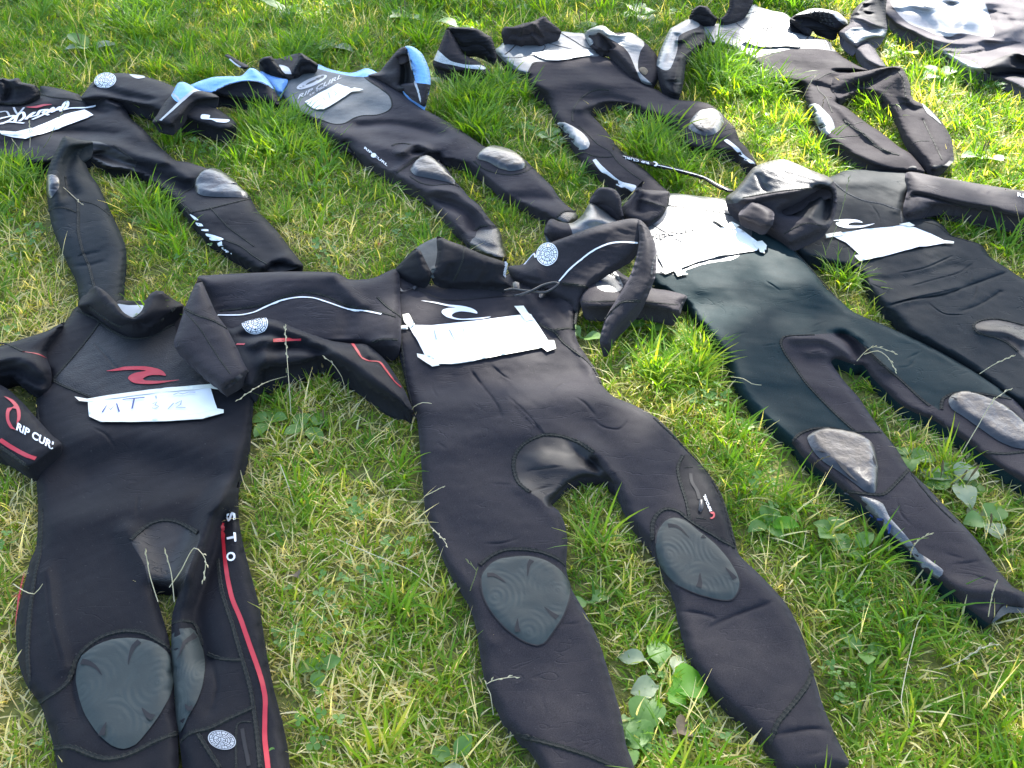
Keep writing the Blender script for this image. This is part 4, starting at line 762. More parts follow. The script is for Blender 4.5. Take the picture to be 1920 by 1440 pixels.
patch(c, 'sheet', tr('c1', 600, 620, 720, 610, 860, 560, 990, 500, 1100, 470, 1160, 500, 1290, 600, 1260, 640, 1150, 655, 1000, 680, 880, 710, 760, 760, 650, 760, 610, 690), 'paper', .004, root=L, smooth=False, curl=.0016, seed=9)
for q in ((960, 430, 1010, 425, 1120, 500, 1060, 500), (1060, 470, 1095, 452, 1145, 478, 1110, 500), (1225, 590, 1295, 578, 1325, 610, 1320, 640, 1250, 625), (1270, 630, 1310, 620, 1310, 662, 1280, 655), (605, 770, 700, 745, 760, 760, 660, 800), (700, 760, 760, 760, 808, 800, 740, 815)):
    patch(c, 'tape', tr('c1', *q), 'masking_tape', .0065, root=L, smooth=False, sp=.008)

# ================================================================== wetsuit at the right edge (slate body, creased)
D = suit((1700, 520), 'creased slate-black wetsuit with white wave emblem at the right edge of the lawn')
D_out = (tr('c2', 40, 200, 140, 130, 250, 95, 330, 62, 460, 54, 600, 60, 720, 76, 760, 120, 700, 200, 670, 290, 700, 335, 830, 345, 900, 380, 950, 440, 1050, 470, 1130, 500, 1180, 570, 1270, 630, 1377, 700, 1659, 845, 2003, 1064, 2348, 1283, 2660, 1502, 2473, 1659, 2128, 1440, 1784, 1221, 1480, 1100, 1410, 1112, 1480, 1200, 1659, 1315, 1972, 1565, 2254, 1815, 2034, 1972, 1753, 1722, 1467, 1487, 1330, 1405, 1230, 1340, 1150, 1275, 1000, 1172, 870, 1098, 760, 1040, 690, 1000, 630, 930, 560, 865, 480, 775, 400, 655, 300, 615, 200, 595, 60, 540, 0, 400))
d = pillow(D, 'torso', D_out, 'skin_slate', H=.017, Rr=.024, z=.027, noise=.003, seed=71, creases=[tr('c2', 560, 862, 700, 822, 900, 792, 1100, 722, 1280, 657), tr('c2', 620, 845, 760, 805, 900, 775, 1000, 748), tr('c2', 820, 842, 900, 900, 1000, 912), tr('c2', 700, 745, 850, 702, 1000, 660, 1080, 600), tr('c2', 1020, 885, 1110, 852, 1180, 812, 1240, 770), tr('c2', 930, 912, 1050, 905), tr('c2', 480, 262, 520, 320, 530, 365), tr('c2', 1060, 705, 1072, 655), tr('c2', 640, 665, 800, 632, 960, 560), tr('c2', 300, 522, 380, 500), tr('c2', 460, 720, 560, 760), tr('c2', 1100, 720, 1090, 780, 1060, 830), tr('c2', 990, 960, 1010, 1000)], panels=[
    ('shoulder_panel', tr('c2', 250, 60, 270, 130, 350, 200, 440, 240, 560, 265, 650, 295, 680, 330, 800, 335, 760, 100, 600, 20, 350, 20), 'skin_slate'),
    ('crotch_panel', tr('c2', 1078, 975, 1110, 945, 1220, 930, 1377, 968, 1500, 1040, 1480, 1180, 1377, 1160, 1300, 1080, 1230, 1040, 1120, 1020), 'crotch_rubber')],
    folds=[(tr('c2', 560, 860, 700, 820, 900, 790, 1100, 720, 1280, 655), -.006, .008), (tr('c2', 600, 840, 800, 800, 1000, 750), .006, .02), (tr('c2', 1000, 890, 1120, 840, 1240, 770), -.004, .007), (tr('c2', 440, 560, 700, 560, 900, 520), .008, .05),
           (tr('c2', 1150, 1000, 1280, 1010, 1377, 1060), .012, .02), (tr('c2', 330, 130, 520, 130, 640, 170), .012, .05), (tr('c2', 650, 300, 700, 200, 780, 100), .012, .025), (tr('c2', 300, 640, 500, 700, 700, 690, 1000, 620), -.005, .02)])
ds = pillow(D, 'sleeve', zs(tr('c2', 690, 72, 870, 97, 1100, 137, 1377, 182, 1560, 215, 1600, 290, 1540, 390, 1377, 350, 1200, 310, 1000, 280, 860, 262, 800, 300, 740, 320, 690, 330, 668, 280, 690, 180), .05), 'neoprene_worn', H=.04, Rr=.055, under=.03, seed=73, noise=.003,
            folds=[(tr('c2', 690, 240, 740, 205, 850, 225, 1000, 265, 1200, 300), -.022, .016), (tr('c2', 1120, 190, 1160, 150), -.004, .006), (tr('c2', 1180, 200, 1220, 160), -.004, .006)])
seam(d, tr('c2', 255, 125, 340, 195, 440, 240, 540, 258, 650, 298), .0022, 'thread_grey'); seam(d, tr('c2', 655, 300, 660, 370), .0022, 'thread_grey'); seam(d, tr('c2', 1377, 968, 1220, 932, 1120, 942, 1080, 972, 1110, 1015, 1200, 1040, 1280, 1075, 1340, 1125), .003); seam(d, tr('c2', 780, 360, 870, 385, 940, 440, 1050, 478), .002); seam(ds, tr('c2', 690, 230, 740, 203, 860, 230, 1000, 268, 1200, 302), .002)
patch(d, 'wave_emblem', tr('c2', 255, 358, 330, 350, 400, 355, 430, 370, 380, 368, 345, 378, 350, 388, 420, 388, 500, 376, 430, 398, 340, 403, 285, 390, 272, 372, 300, 362), 'print_white', .002, sp=.007)
lettering(ds, 'RIP CURL', tr('c2', 1335, 215)[0], tr('c2', 1540, 262)[0], (0, -7), 'print_white', bold=.02)
L = label_sheet((1670, 455), 'plain white sheet on the slate wetsuit at the right edge')
patch(d, 'sheet', tr('c2', 225, 445, 450, 412, 690, 390, 740, 405, 830, 440, 900, 475, 930, 492, 760, 520, 650, 545, 540, 575, 440, 590, 410, 560, 330, 490, 270, 462), 'paper', .004, root=L, smooth=False, curl=.0016, seed=12)
for q in ((210, 445, 300, 432, 320, 450, 215, 468), (640, 388, 700, 376, 735, 395, 700, 402), (880, 478, 962, 490, 960, 500, 890, 500), (380, 572, 430, 562, 560, 570, 410, 604)):
    patch(d, 'tape', tr('c2', *q), 'masking_tape', .0065, root=L, smooth=False, sp=.008)

# ================================================================== wetsuit at the left edge behind (cursive white lettering)
E_ = suit((250, 330), 'black wetsuit with cursive white chest lettering at the left edge')
E_out = tr('b1', -260, 330, -140, 180, 0, 240, 110, 250, 180, 235, 245, 190, 250, 135, 360, 150, 480, 185, 520, 215, 590, 205, 640, 170, 680, 155, 720, 190, 760, 240, 800, 330, 880, 400, 960, 490, 1040, 560, 1080, 592, 1150, 602, 1300, 650, 1370, 682, 1450, 742, 1530, 812, 1580, 900, 1650, 970, 1720, 1050, 1780, 1130, 1862, 1240, 1800, 1252, 1700, 1225, 1660, 1250, 1630, 1275, 1590, 1278, 1540, 1245, 1440, 1182, 1350, 1130, 1240, 1060, 1180, 985, 1130, 930, 1080, 860, 1000, 790, 900, 702, 860, 680, 760, 652, 650, 640, 580, 600, 520, 570, 420, 590, 300, 612, 200, 618, 100, 590, 0, 585, -200, 560)
e = pillow(E_, 'torso', E_out, 'neoprene_black', H=.024, Rr=.045, z=.034, noise=.005, seed=81, sp=.012, panels=[
    ('leg', tr('b1', 850, 590, 900, 560, 1000, 560, 1150, 580, 1900, 1100, 1900, 1320, 1500, 1320, 900, 760, 830, 660), 'neoprene_black'),
    ('crotch_panel', tr('b1', 470, 540, 520, 480, 620, 480, 720, 530, 800, 580, 850, 610, 840, 660, 760, 665, 640, 650, 560, 610), 'crotch_rubber')],
    folds=[(tr('b1', 560, 480, 700, 500, 860, 560, 1000, 600), .014, .03), (tr('b1', 600, 560, 720, 600, 860, 640, 1000, 700, 1150, 760), -.020, .03), (tr('b1', 680, 160, 660, 230, 740, 260), .014, .02), (tr('b1', 560, 210, 590, 280, 640, 300), -.012, .02),
           (tr('b1', 300, 420, 500, 420, 700, 430), -.010, .04), (tr('b1', 1000, 560, 1080, 640, 1150, 700), .010, .02), (tr('b1', 1640, 1240, 1760, 1180, 1850, 1220), .008, .02)])
e2 = pillow(E_, 'leg', [(*p, z_) for p, z_ in zip(tr('b1', 570, 480, 480, 462, 395, 445, 360, 500, 320, 580, 292, 660, 285, 780, 300, 900, 320, 1000, 380, 1150, 430, 1260, 470, 1340, 490, 1450, 560, 1500, 740, 1480, 758, 1400, 765, 1300, 776, 1150, 745, 1050, 700, 950, 640, 820, 600, 740, 550, 670, 530, 620, 500, 570, 520, 520),
                [.09, .11, .13, .125, .11, .10, .085, .065, .055, .045, .042, .04, .04, .04, .04, .04, .04, .04, .042, .045, .045, .045, .05, .055, .07, .08])], 'skin_slate', H=.03, Rr=.05, under=.035, seed=83, noise=.004,
            panels=[('leg_side', tr('b1', 395, 440, 250, 640, 260, 900, 330, 1100, 480, 1480, 580, 1480, 560, 1300, 510, 1180, 480, 1060, 475, 900, 420, 800, 395, 700, 400, 620, 460, 500), 'skin_slate')],
            folds=[(tr('b1', 470, 520, 420, 600, 400, 690, 440, 800), -.018, .022), (tr('b1', 320, 680, 350, 780, 330, 860), .008, .02), (tr('b1', 430, 1245, 560, 1230, 620, 1215), -.005, .008), (tr('b1', 510, 1170, 600, 1155), -.004, .006)])
es = pillow(E_, 'sleeve', zs(tr('b1', 500, 215, 525, 165, 560, 120, 610, 85, 680, 60, 760, 55, 880, 75, 1000, 110, 1090, 150, 1180, 190, 1280, 240, 1370, 300, 1450, 362, 1425, 400, 1350, 405, 1260, 380, 1130, 340, 1000, 305, 900, 265, 800, 245, 720, 225, 620, 215), .06), 'neoprene_black', H=.03, Rr=.05, under=.045, seed=85, noise=.004, sp=.012,
            folds=[(tr('b1', 600, 140, 750, 190, 900, 220), -.014, .03)])
ec = pillow(E_, 'collar', [(*p, z_) for p, z_ in zip(tr('b1', -160, 150, -60, 110, 20, 85, 60, 95, 110, 84, 135, 112, 220, 132, 248, 188, 180, 238, 110, 255, 0, 248, -140, 240), [.07, .1, .12, .115, .12, .11, .09, .065, .055, .055, .055, .06])], 'neoprene_black', H=.014, Rr=.04, under=.03, seed=86, noise=.002, press=False, folds=[(tr('b1', 20, 100, 60, 150, 40, 220), -.012, .014)])
seam(e, tr('b1', 245, 185, 330, 205, 430, 215, 520, 230, 590, 210)); seam(ec, tr('b1', 218, 135, 242, 185, 185, 228, 110, 246, 0, 240), .0026); seam(e, tr('b1', 700, 500, 760, 545, 820, 590), .002)
seam(e2, tr('b1', 400, 690, 415, 780, 470, 840, 480, 920, 480, 1030, 510, 1160, 545, 1240, 570, 1340, 590, 1400)); seam(e2, tr('b1', 300, 900, 360, 880, 420, 890, 470, 912)); seam(e2, tr('b1', 480, 840, 560, 855, 620, 885, 670, 930), .002)
seam(e, tr('b1', 1240, 650, 1200, 710, 1180, 760, 1110, 800, 1090, 830, 1175, 910), .003); seam(e, tr('b1', 1175, 912, 1280, 890, 1400, 860, 1530, 828), .003); seam(e, tr('b1', 920, 710, 1090, 850, 1180, 940, 1250, 1020, 1380, 1080, 1480, 1120, 1560, 1180, 1640, 1230), .0026); seam(e, tr('b1', 1290, 880, 1400, 1000, 1480, 1060, 1560, 1120), .002)
for q in ((1195, 760, 1205, 710, 1240, 670, 1300, 652, 1360, 665, 1430, 715, 1490, 775, 1528, 820, 1440, 822, 1340, 820, 1250, 812, 1210, 795),):
    kp = patch(e, 'knee_pad', tr('b1', *q), 'pad_shiny', .002, .012, .02, sp=.010); ribbon(e, 'crease', tr('b1', 1240, 680, 1290, 680, 1330, 692), 'groove', .006, .013, taper=True, parent=kp); ribbon(e, 'crease', tr('b1', 1375, 780, 1365, 815), 'groove', .006, .013, taper=True, parent=kp)  # pad with its crease shade painted on as dark ribbons
patch(e2, 'knee_pad', tr('b1', 292, 690, 320, 680, 350, 695, 364, 735, 350, 780, 315, 825, 290, 790), 'pad_shiny', .002, .008, .02, sp=.010)
for q in ((1168, 925, 1195, 938, 1222, 962, 1200, 958), (1205, 975, 1240, 985, 1250, 1000, 1215, 992), (1240, 1018, 1280, 1020, 1282, 1030, 1250, 1028), (1265, 1045, 1330, 1060, 1375, 1080, 1330, 1090, 1290, 1075), (1340, 1100, 1362, 1092, 1375, 1130, 1430, 1165, 1390, 1155, 1360, 1140)): patch(e, 'side_print', tr('b1', *q), 'print_white', .003, sp=.008)
patch(e, 'cuff_opening_shade', tr('b1', 1640, 1270, 1670, 1235, 1720, 1225, 1790, 1245, 1855, 1242, 1800, 1262, 1700, 1276), 'groove', .001)  # shaded ankle mouth painted near-black on the closed surface
badge(es, tr('b1', 647, 103)[0], (20, -4), (3, 14)); patch(es, 'sleeve_print', tr('b1', 795, 65, 880, 75, 890, 85, 850, 93, 820, 85), 'print_silver', .002)
patch(es, 'sleeve_print', tr('b1', 1240, 312, 1290, 318, 1285, 335, 1410, 345, 1390, 362, 1330, 358, 1300, 345, 1235, 338), 'print_white', .002)
ribbon(e, 'cursive_lettering', [tr('b1', -60, 390, 0, 372, 60, 360, 150, 368), tr('b1', -40, 350, 40, 330, 90, 322, 60, 350, 10, 372), tr('b1', 90, 360, 110, 318, 140, 300, 150, 330, 120, 356), tr('b1', 160, 345, 185, 318, 215, 300, 180, 330, 230, 318), tr('b1', 230, 320, 250, 290, 300, 285, 265, 300, 300, 318), tr('b1', 290, 305, 330, 272, 320, 300, 370, 268, 375, 295), tr('b1', 375, 292, 395, 250, 415, 235, 415, 262, 385, 285, 420, 278), tr('b1', 200, 345, 330, 290, 440, 275, 530, 272, 590, 260)], 'print_white', .011, .003)
patch(e, 'red_flourish', tr('b1', 160, 268, 220, 262, 270, 250, 322, 252, 270, 262, 225, 274), 'print_red', .003); ribbon(e, 'cursive_lettering', [tr('b1', 0, 300, 40, 295, 60, 325), tr('b1', 85, 270, 110, 310, 150, 270)], 'print_silver', .007, .003)
L = label_sheet(tr('b1', 280, 390)[0], 'narrow slanting paper strip on the wetsuit with cursive lettering')
patch(e, 'sheet', tr('b1', 0, 420, 100, 425, 200, 400, 300, 360, 400, 315, 520, 285, 575, 318, 520, 345, 400, 385, 280, 430, 160, 465, 80, 455, 10, 438), 'paper', .004, root=L, smooth=False, curl=.0016, seed=14)
patch(e, 'tape', tr('b1', 0, 420, 100, 425, 200, 402, 205, 425, 110, 448, 10, 438), 'masking_tape', .0065, root=L, smooth=False, sp=.01)
ribbon(e, 'handwriting', [tr('b1', 190, 415, 205, 430), tr('b1', 260, 395, 280, 410, 295, 395), tr('b1', 380, 350, 420, 335, 450, 335, 490, 322)], 'ink_pale', .004, 0.0088, root=L, smooth=False)

# ================================================================== wetsuit with blue shoulders
Fs = suit((720, 260), 'black wetsuit with pale blue shoulders and grey chest print')
F_out = (tr('b2', 600, 400, 590, 470, 590, 540, 640, 640, 720, 700, 810, 750, 900, 815, 960, 890, 1080, 965, 1140, 1010, 1230, 1085, 1300, 1150)
         + tr('b3', 20, 115, 80, 172, 160, 240, 260, 305, 350, 355, 450, 415, 560, 480, 640, 525, 720, 600, 800, 700, 860, 770, 920, 830, 990, 905, 1080, 975, 1150, 1015, 1240, 1040, 1300, 1020, 1265, 920, 1250, 830, 1220, 780, 1150, 700, 1080, 605, 1000, 540, 955, 485, 890, 415, 840, 340, 780, 275, 720, 238, 660, 215, 690, 200, 760, 200, 790, 235, 870, 255, 960, 275, 1010, 305, 1090, 362, 1170, 432, 1240, 500, 1340, 560, 1440, 612, 1540, 662, 1620, 702, 1700, 745, 1780, 772, 1850, 705, 1830, 655, 1760, 600, 1700, 540, 1650, 460, 1560, 370, 1490, 300, 1440, 250, 1300, 190, 1150, 158, 1090, 125, 1000, 62, 910, 0)
         + tr('b2', 1920, 720, 1800, 655, 1700, 590, 1600, 510, 1500, 450, 1430, 390, 1400, 345, 1310, 310, 1180, 350, 1000, 318, 890, 275, 760, 300, 680, 370))
f = pillow(Fs, 'torso', F_out, 'neoprene_worn', H=.024, Rr=.045, z=.034, noise=.006, seed=91, sp=.012, panels=[
    ('chest_panel', tr('b2', 620, 420, 680, 385, 780, 312, 870, 310, 1000, 342, 1180, 377, 1290, 388, 1350, 430, 1440, 490, 1510, 550, 1530, 630, 1490, 680, 1400, 710, 1280, 715, 1210, 735, 1130, 780, 1060, 790, 1000, 780, 900, 742, 820, 712, 700, 650, 600, 540, 592, 470), 'print_grey'),
    ('shoulder_panel', tr('b2', 870, 310, 900, 250, 1180, 330, 1310, 290, 1420, 340, 1290, 388, 1180, 377, 1000, 342), 'lycra_blue'),
    ('leg', tr('b3', -40, 60, 100, 30, 300, 80, 400, 130, 520, 180, 700, 230, 1020, 520, 1220, 770, 1070, 800, 1040, 860, 900, 900, 300, 380), 'neoprene_worn'),
    ('ankle_grip', tr('b3', 1050, 810, 1100, 770, 1220, 775, 1330, 1000, 1290, 1080, 1000, 980, 900, 830, 1000, 900), 'ankle_grip'),
    ('leg', tr('b3', 690, 180, 800, 120, 950, 60, 1100, 120, 1720, 520, 1840, 660, 1740, 655, 1690, 700, 1400, 640, 900, 280), 'neoprene_worn'),
    ('ankle_grip', tr('b3', 1690, 700, 1740, 652, 1850, 640, 1880, 720, 1780, 800, 1670, 740), 'ankle_grip')],
    folds=[(tr('b2', 1280, 800, 1500, 790, 1750, 830, 1900, 880), -.02, .04), (tr('b2', 1000, 850, 1300, 930, 1600, 1020), .012, .05), (tr('b3', 480, 190, 560, 130, 640, 140, 690, 200), .02, .02), (tr('b3', 580, 190, 640, 180), -.02, .015),
           (tr('b3', 700, 560, 860, 600, 1000, 680, 1050, 790), -.03, .03), (tr('b3', 760, 480, 950, 520, 1100, 640, 1190, 740), .016, .02), (tr('b3', 940, 840, 1050, 900, 1180, 940), -.012, .02), (tr('b3', 420, 330, 560, 230, 600, 220), .008, .012), (tr('b3', 1300, 560, 1450, 540, 1650, 560), -.008, .03)])
fc1 = pillow(Fs, 'shoulder_mesh', zs(tr('b2', 400, 345, 420, 325, 490, 365, 560, 385, 640, 410, 600, 480, 578, 535, 540, 505, 470, 440), .06), 'lycra_blue_mesh', H=.012, Rr=.03, under=.03, seed=93, noise=.001)
fc0 = pillow(Fs, 'collar', zs(tr('b2', 410, 240, 560, 225, 740, 180, 800, 230, 700, 350, 620, 370, 480, 330), .075), 'neoprene_worn', H=.004, Rr=.02, under=.02, seed=94, noise=.001, press=False)
fc2 = pillow(Fs, 'collar', [(*p, z_) for p, z_ in zip(tr('b2', 400, 330, 400, 235, 480, 205, 500, 208, 540, 270, 600, 345, 640, 395, 560, 388, 480, 368), [.06, .115, .12, .12, .10, .08, .06, .055, .055])], 'neoprene_black', H=.012, Rr=.03, under=.02, seed=95, noise=.001, press=False)
fc3 = pillow(Fs, 'collar', [(*p, z_) for p, z_ in zip(tr('b2', 735, 178, 760, 182, 830, 230, 893, 272, 893, 302, 800, 308, 760, 370, 690, 385, 650, 380, 680, 300, 720, 240), [.125, .125, .11, .085, .07, .065, .055, .055, .06, .085, .11])], 'neoprene_black', H=.012, Rr=.03, under=.02, seed=96, noise=.001, press=False, folds=[(tr('b2', 720, 240, 700, 300, 690, 360), .008, .014)])
patch([fc0, fc2, fc3], 'size_tag', tr('b2', 565, 290, 640, 310, 665, 360, 600, 355), 'print_silver', .004)
zp = unp(spline(np.array(zs(tr('b2', 100, 195, 180, 235, 300, 300), .06)), False, .02)[:, :2], np.linspace(.09, .05, len(spline(np.array(zs(tr('b2', 100, 195, 180, 235, 300, 300), .06)), False, .02))))
fzs = pillow(Fs, 'zip_strap', zs(tr('b2', 98, 205, 120, 188, 200, 235, 300, 288, 290, 312, 220, 300, 150, 240), .07), 'neoprene_black', H=.004, Rr=.02, under=.006, seed=97, noise=.001, press=False)
ribbon(fzs, 'zip_strap_edge', tr('b2', 140, 232, 190, 275, 235, 303), 'print_silver', .006)
# left sleeve: blue on top, black below, forearm folded under itself
fs1 = pillow(Fs, 'sleeve', [(*p, z_) for p, z_ in zip(tr('b1', 1715, 265, 1700, 190, 1650, 105, 1600, 55, 1540, 22, 1480, 72, 1400, 75, 1300, 82, 1200, 115, 1160, 140, 1230, 180, 1310, 190, 1400, 210, 1500, 225, 1560, 225, 1650, 245), [.05, .06, .08, .10, .115, .09, .085, .08, .07, .065, .06, .055, .05, .045, .045, .045])], 'neoprene_black', H=.022, Rr=.04, under=.03, seed=98, noise=.003,
             panels=[('sleeve_top', tr('b1', 1720, 180, 1690, 160, 1600, 115, 1500, 105, 1400, 128, 1300, 175, 1230, 185, 1100, 160, 1150, 60, 1400, 30, 1540, -10, 1680, 80), 'lycra_blue')], folds=[(tr('b1', 1300, 180, 1400, 125, 1500, 105, 1600, 115, 1690, 165), .008, .014)])
ribbon(fs1, 'piping', tr('b1', 1300, 178, 1400, 128, 1500, 106, 1600, 112, 1660, 145), 'thread_grey', .007)
fs2 = pillow(Fs, 'cuff', [(*p, z_) for p, z_ in zip(tr('b1', 1090, 118, 1125, 110, 1170, 130, 1220, 160, 1300, 178, 1345, 205, 1300, 218, 1220, 225, 1180, 250, 1130, 310, 1090, 350, 1060, 385, 1000, 372, 935, 358, 965, 310, 1000, 250, 1055, 182), [.115, .118, .115, .11, .10, .095, .095, .10, .10, .095, .09, .085, .085, .085, .09, .1, .11])], 'neoprene_black', H=.02, Rr=.04, under=.03, seed=99, noise=.002, press=False,
             panels=[('cuff_top', tr('b1', 1050, 185, 1085, 90, 1130, 95, 1240, 160, 1180, 170, 1100, 235), 'lycra_blue')])
ribbon(fs2, 'piping', tr('b1', 985, 348, 1060, 280, 1110, 232, 1180, 172, 1215, 162), 'print_silver', .012); ribbon(fs2, 'piping', tr('b1', 1060, 183, 1085, 205, 1105, 232), 'print_silver', .008)
# right sleeve: stands up in a loop
fs3 = pillow(Fs, 'sleeve', [(*p, z_) for p, z_ in zip(tr('b2', 1310, 370, 1420, 340, 1480, 270, 1530, 210, 1590, 145, 1640, 125, 1680, 150, 1690, 220, 1720, 330, 1740, 430, 1680, 480, 1600, 515, 1480, 450, 1380, 400), [.055, .06, .10, .14, .17, .18, .175, .15, .11, .08, .06, .045, .045, .05])], 'neoprene_worn', H=.018, Rr=.04, under=.02, seed=101, noise=.002,
             panels=[('sleeve_hollow_shade', tr('b2', 1610, 180, 1650, 165, 1690, 250, 1730, 420, 1650, 470, 1590, 500, 1600, 380), 'groove')], folds=[(tr('b2', 1640, 220, 1660, 320, 1650, 440), -.03, .025)])  # shade inside the standing loop painted as a near-black panel
fs4 = pillow(Fs, 'sleeve', [(*p, z_) for p, z_ in zip(tr('b2', 1640, 125, 1700, 124, 1750, 150, 1795, 195, 1850, 320, 1862, 450, 1840, 560, 1812, 642, 1750, 605, 1690, 565, 1640, 520, 1600, 450, 1720, 430, 1730, 420, 1700, 300, 1675, 200), [.18, .18, .175, .165, .13, .10, .07, .05, .05, .05, .055, .06, .085, .10, .14, .17])], 'lycra_blue', H=.018, Rr=.04, under=.02, seed=102, noise=.002, panels=[('cuff', tr('b2', 1560, 400, 1740, 435, 1880, 470, 1880, 680, 1560, 660), 'neoprene_worn')])
ribbon(fs4, 'piping', tr('b2', 1672, 165, 1690, 260, 1725, 420, 1755, 500, 1780, 600), 'print_silver', .009); patch(fs4, 'cuff_opening_shade', tr('b2', 1670, 555, 1720, 548, 1770, 590, 1805, 638, 1750, 612), 'groove', .001)  # piping; the cuff's inner shade is a painted near-black patch
seam(f, tr('b2', 1295, 388, 1350, 430, 1440, 490, 1510, 548, 1532, 630, 1490, 682, 1400, 712, 1280, 717, 1210, 737, 1130, 782, 1060, 792, 1000, 782, 900, 744), .002); seam(f, tr('b3', 400, 140, 430, 125, 500, 122, 540, 130)); seam(f, tr('b3', 430, 355, 520, 290, 570, 240, 620, 222)); seam(f, tr('b3', 540, 380, 620, 430, 720, 450, 840, 440, 920, 460), .0022); seam(f, tr('b3', 1040, 260, 1100, 310, 1200, 350, 1320, 368, 1420, 350, 1500, 310), .0022); seam(f, tr('b3', 1045, 805, 1110, 765, 1210, 775), .003); seam(f, tr('b3', 1685, 700, 1740, 655, 1835, 652), .003)
for q, cr in (((540, 330, 570, 280, 620, 240, 680, 232, 740, 265, 800, 320, 850, 380, 900, 445, 820, 425, 740, 408, 650, 390, 580, 375), ((650, 330, 690, 300, 760, 290), (730, 320, 750, 380), (680, 340, 700, 370))), ((1060, 240, 1090, 190, 1160, 160, 1250, 165, 1350, 200, 1420, 250, 1448, 300, 1400, 330, 1320, 340, 1230, 315, 1150, 270), ((1150, 240, 1240, 205, 1330, 210), (1285, 280, 1300, 330), (1330, 310, 1360, 290)))):
    kp = patch(f, 'knee_pad', tr('b3', *q), 'pad_shiny', .002, .014, .022, sp=.010)
    for k in cr: ribbon(f, 'crease', tr('b3', *k), 'groove', .006, .015, taper=True, parent=kp)  # painted shade lines where the pad creases
q = [(557, 187), (640, 147)]; lettering(f, 'RIP CURL', q[0], q[1], (4, -9), 'print_silver', bold=.04)
q = [(580, 181), (624, 156)]; lettering(f, 'ULTIMATE', q[0], q[1], (1, -3.6), 'print_silver', bold=.02)
cc = np.array(tr('b2', 845, 432)[0]); el = lambda rx, ry, a0, a1, n=26: [tuple(cc+np.array((math.cos(t)*rx*.92-math.sin(t)*ry*.32, math.sin(t)*ry*.85-math.cos(t)*rx*.36))) for t in np.linspace(a0, a1, n)]
ribbon(f, 'chest_emblem', [el(28, 9.5, 0, 6.28), el(22, 7, .3, 5.6), el(15, 4.5, .5, 5.2)], 'print_silver', .010, .002, smooth=False)
q = tr('b2', 1290, 1000, 1490, 1155); lettering(f, 'RIP CURL', q[0], q[1], (2.0, -3.5), 'print_white', bold=.03)
q = tr('b2', 1375, 1062)[0]; patch(f, 'leg_emblem', [(q[0]+5*math.cos(t), q[1]+4.2*math.sin(t)) for t in np.linspace(0, 5.8, 12)], 'print_white', .003, sp=.008)
L = label_sheet(tr('b2', 1000, 570)[0], 'cream paper strip taped aslant on the grey chest of the blue-shouldered wetsuit')
patch(f, 'sheet', tr('b2', 785, 605, 900, 540, 1065, 450, 1150, 480, 1200, 505, 1130, 565, 1030, 625, 950, 675, 870, 670, 820, 640), 'paper', .004, root=L, smooth=False, curl=.0016, seed=17)
patch(f, 'tape', tr('b2', 1100, 530, 1210, 490, 1290, 505, 1250, 520, 1190, 525, 1040, 625, 950, 676, 900, 672), 'masking_tape', .0065, root=L, smooth=False, sp=.01)
ribbon(f, 'handwriting', [tr('b2', 990, 540, 1005, 590), tr('b2', 1040, 530, 1060, 545, 1045, 565), tr('b2', 940, 580, 960, 600)], 'ink_pale', .003, 0.0088, root=L, smooth=False)

# ================================================================== grey wetsuit at the back centre
Gs = suit((1110, 180), 'purple-black wetsuit with silver chest and standing collar at the back centre')
G_out = (tr('b4', 560, 330, 600, 290, 640, 255, 760, 265, 960, 262, 1040, 220, 1100, 172, 1200, 180, 1300, 192, 1400, 290, 1420, 360, 1540, 412, 1650, 520, 1790, 605, 1920, 655)
         + tr('b5', 1000, 112, 1100, 172, 1200, 207, 1350, 217, 1440, 242, 1520, 300, 1590, 370, 1650, 440, 1690, 540, 1740, 592, 1785, 660, 1832, 742, 1800, 752, 1720, 742, 1655, 645, 1500, 622, 1390, 622, 1240, 575, 1220, 520, 1170, 445, 1050, 385, 950, 330, 850, 270, 740, 235, 620, 230, 520, 262, 475, 295, 470, 325, 520, 375, 600, 465, 680, 580, 760, 660, 870, 742, 960, 822, 1040, 902, 1110, 970, 1000, 1010, 820, 980, 700, 940, 650, 882, 530, 802, 420, 722, 370, 642, 280, 522, 210, 402, 160, 332, 110, 180)
         + tr('b4', 840, 600, 825, 530, 740, 500, 640, 420))
g = pillow(Gs, 'torso', G_out, 'neoprene_sunlit', H=.025, Rr=.045, z=.034, noise=.006, seed=111, sp=.013, panels=[
    ('chest_panel', tr('b4', 540, 300, 640, 240, 960, 250, 1110, 160, 1310, 180, 1420, 330, 1400, 372, 1200, 385, 1000, 415, 870, 425, 820, 520, 700, 540, 540, 380), 'skin_silver'),
    ('leg', tr('b5', 320, 400, 460, 330, 700, 600, 1150, 960, 1000, 1050, 600, 960, 360, 650, 120, 400), 'neoprene_sunlit'),
    ('leg', tr('b5', 900, 300, 1000, 80, 1300, 180, 1900, 700, 1850, 800, 1600, 700, 1200, 600), 'neoprene_sunlit'),
    ('crotch_panel', tr('b5', 330, 400, 315, 330, 340, 250, 400, 180, 480, 130, 580, 120, 700, 150, 830, 230, 930, 310, 850, 300, 700, 250, 500, 270, 460, 330), 'neoprene_sunlit')],
    folds=[(tr('b5', 380, 280, 440, 240, 470, 270), .014, .03), (tr('b5', 440, 220, 600, 180, 780, 220), -.010, .03), (tr('b5', 100, 90, 400, 60, 800, 60), .012, .08), (tr('b4', 1250, 480, 1350, 520, 1450, 600), .010, .06), (tr('b5', 950, 300, 1200, 330, 1300, 260), .012, .05), (tr('b5', 1420, 640, 1540, 560, 1660, 520), -.012, .03)])
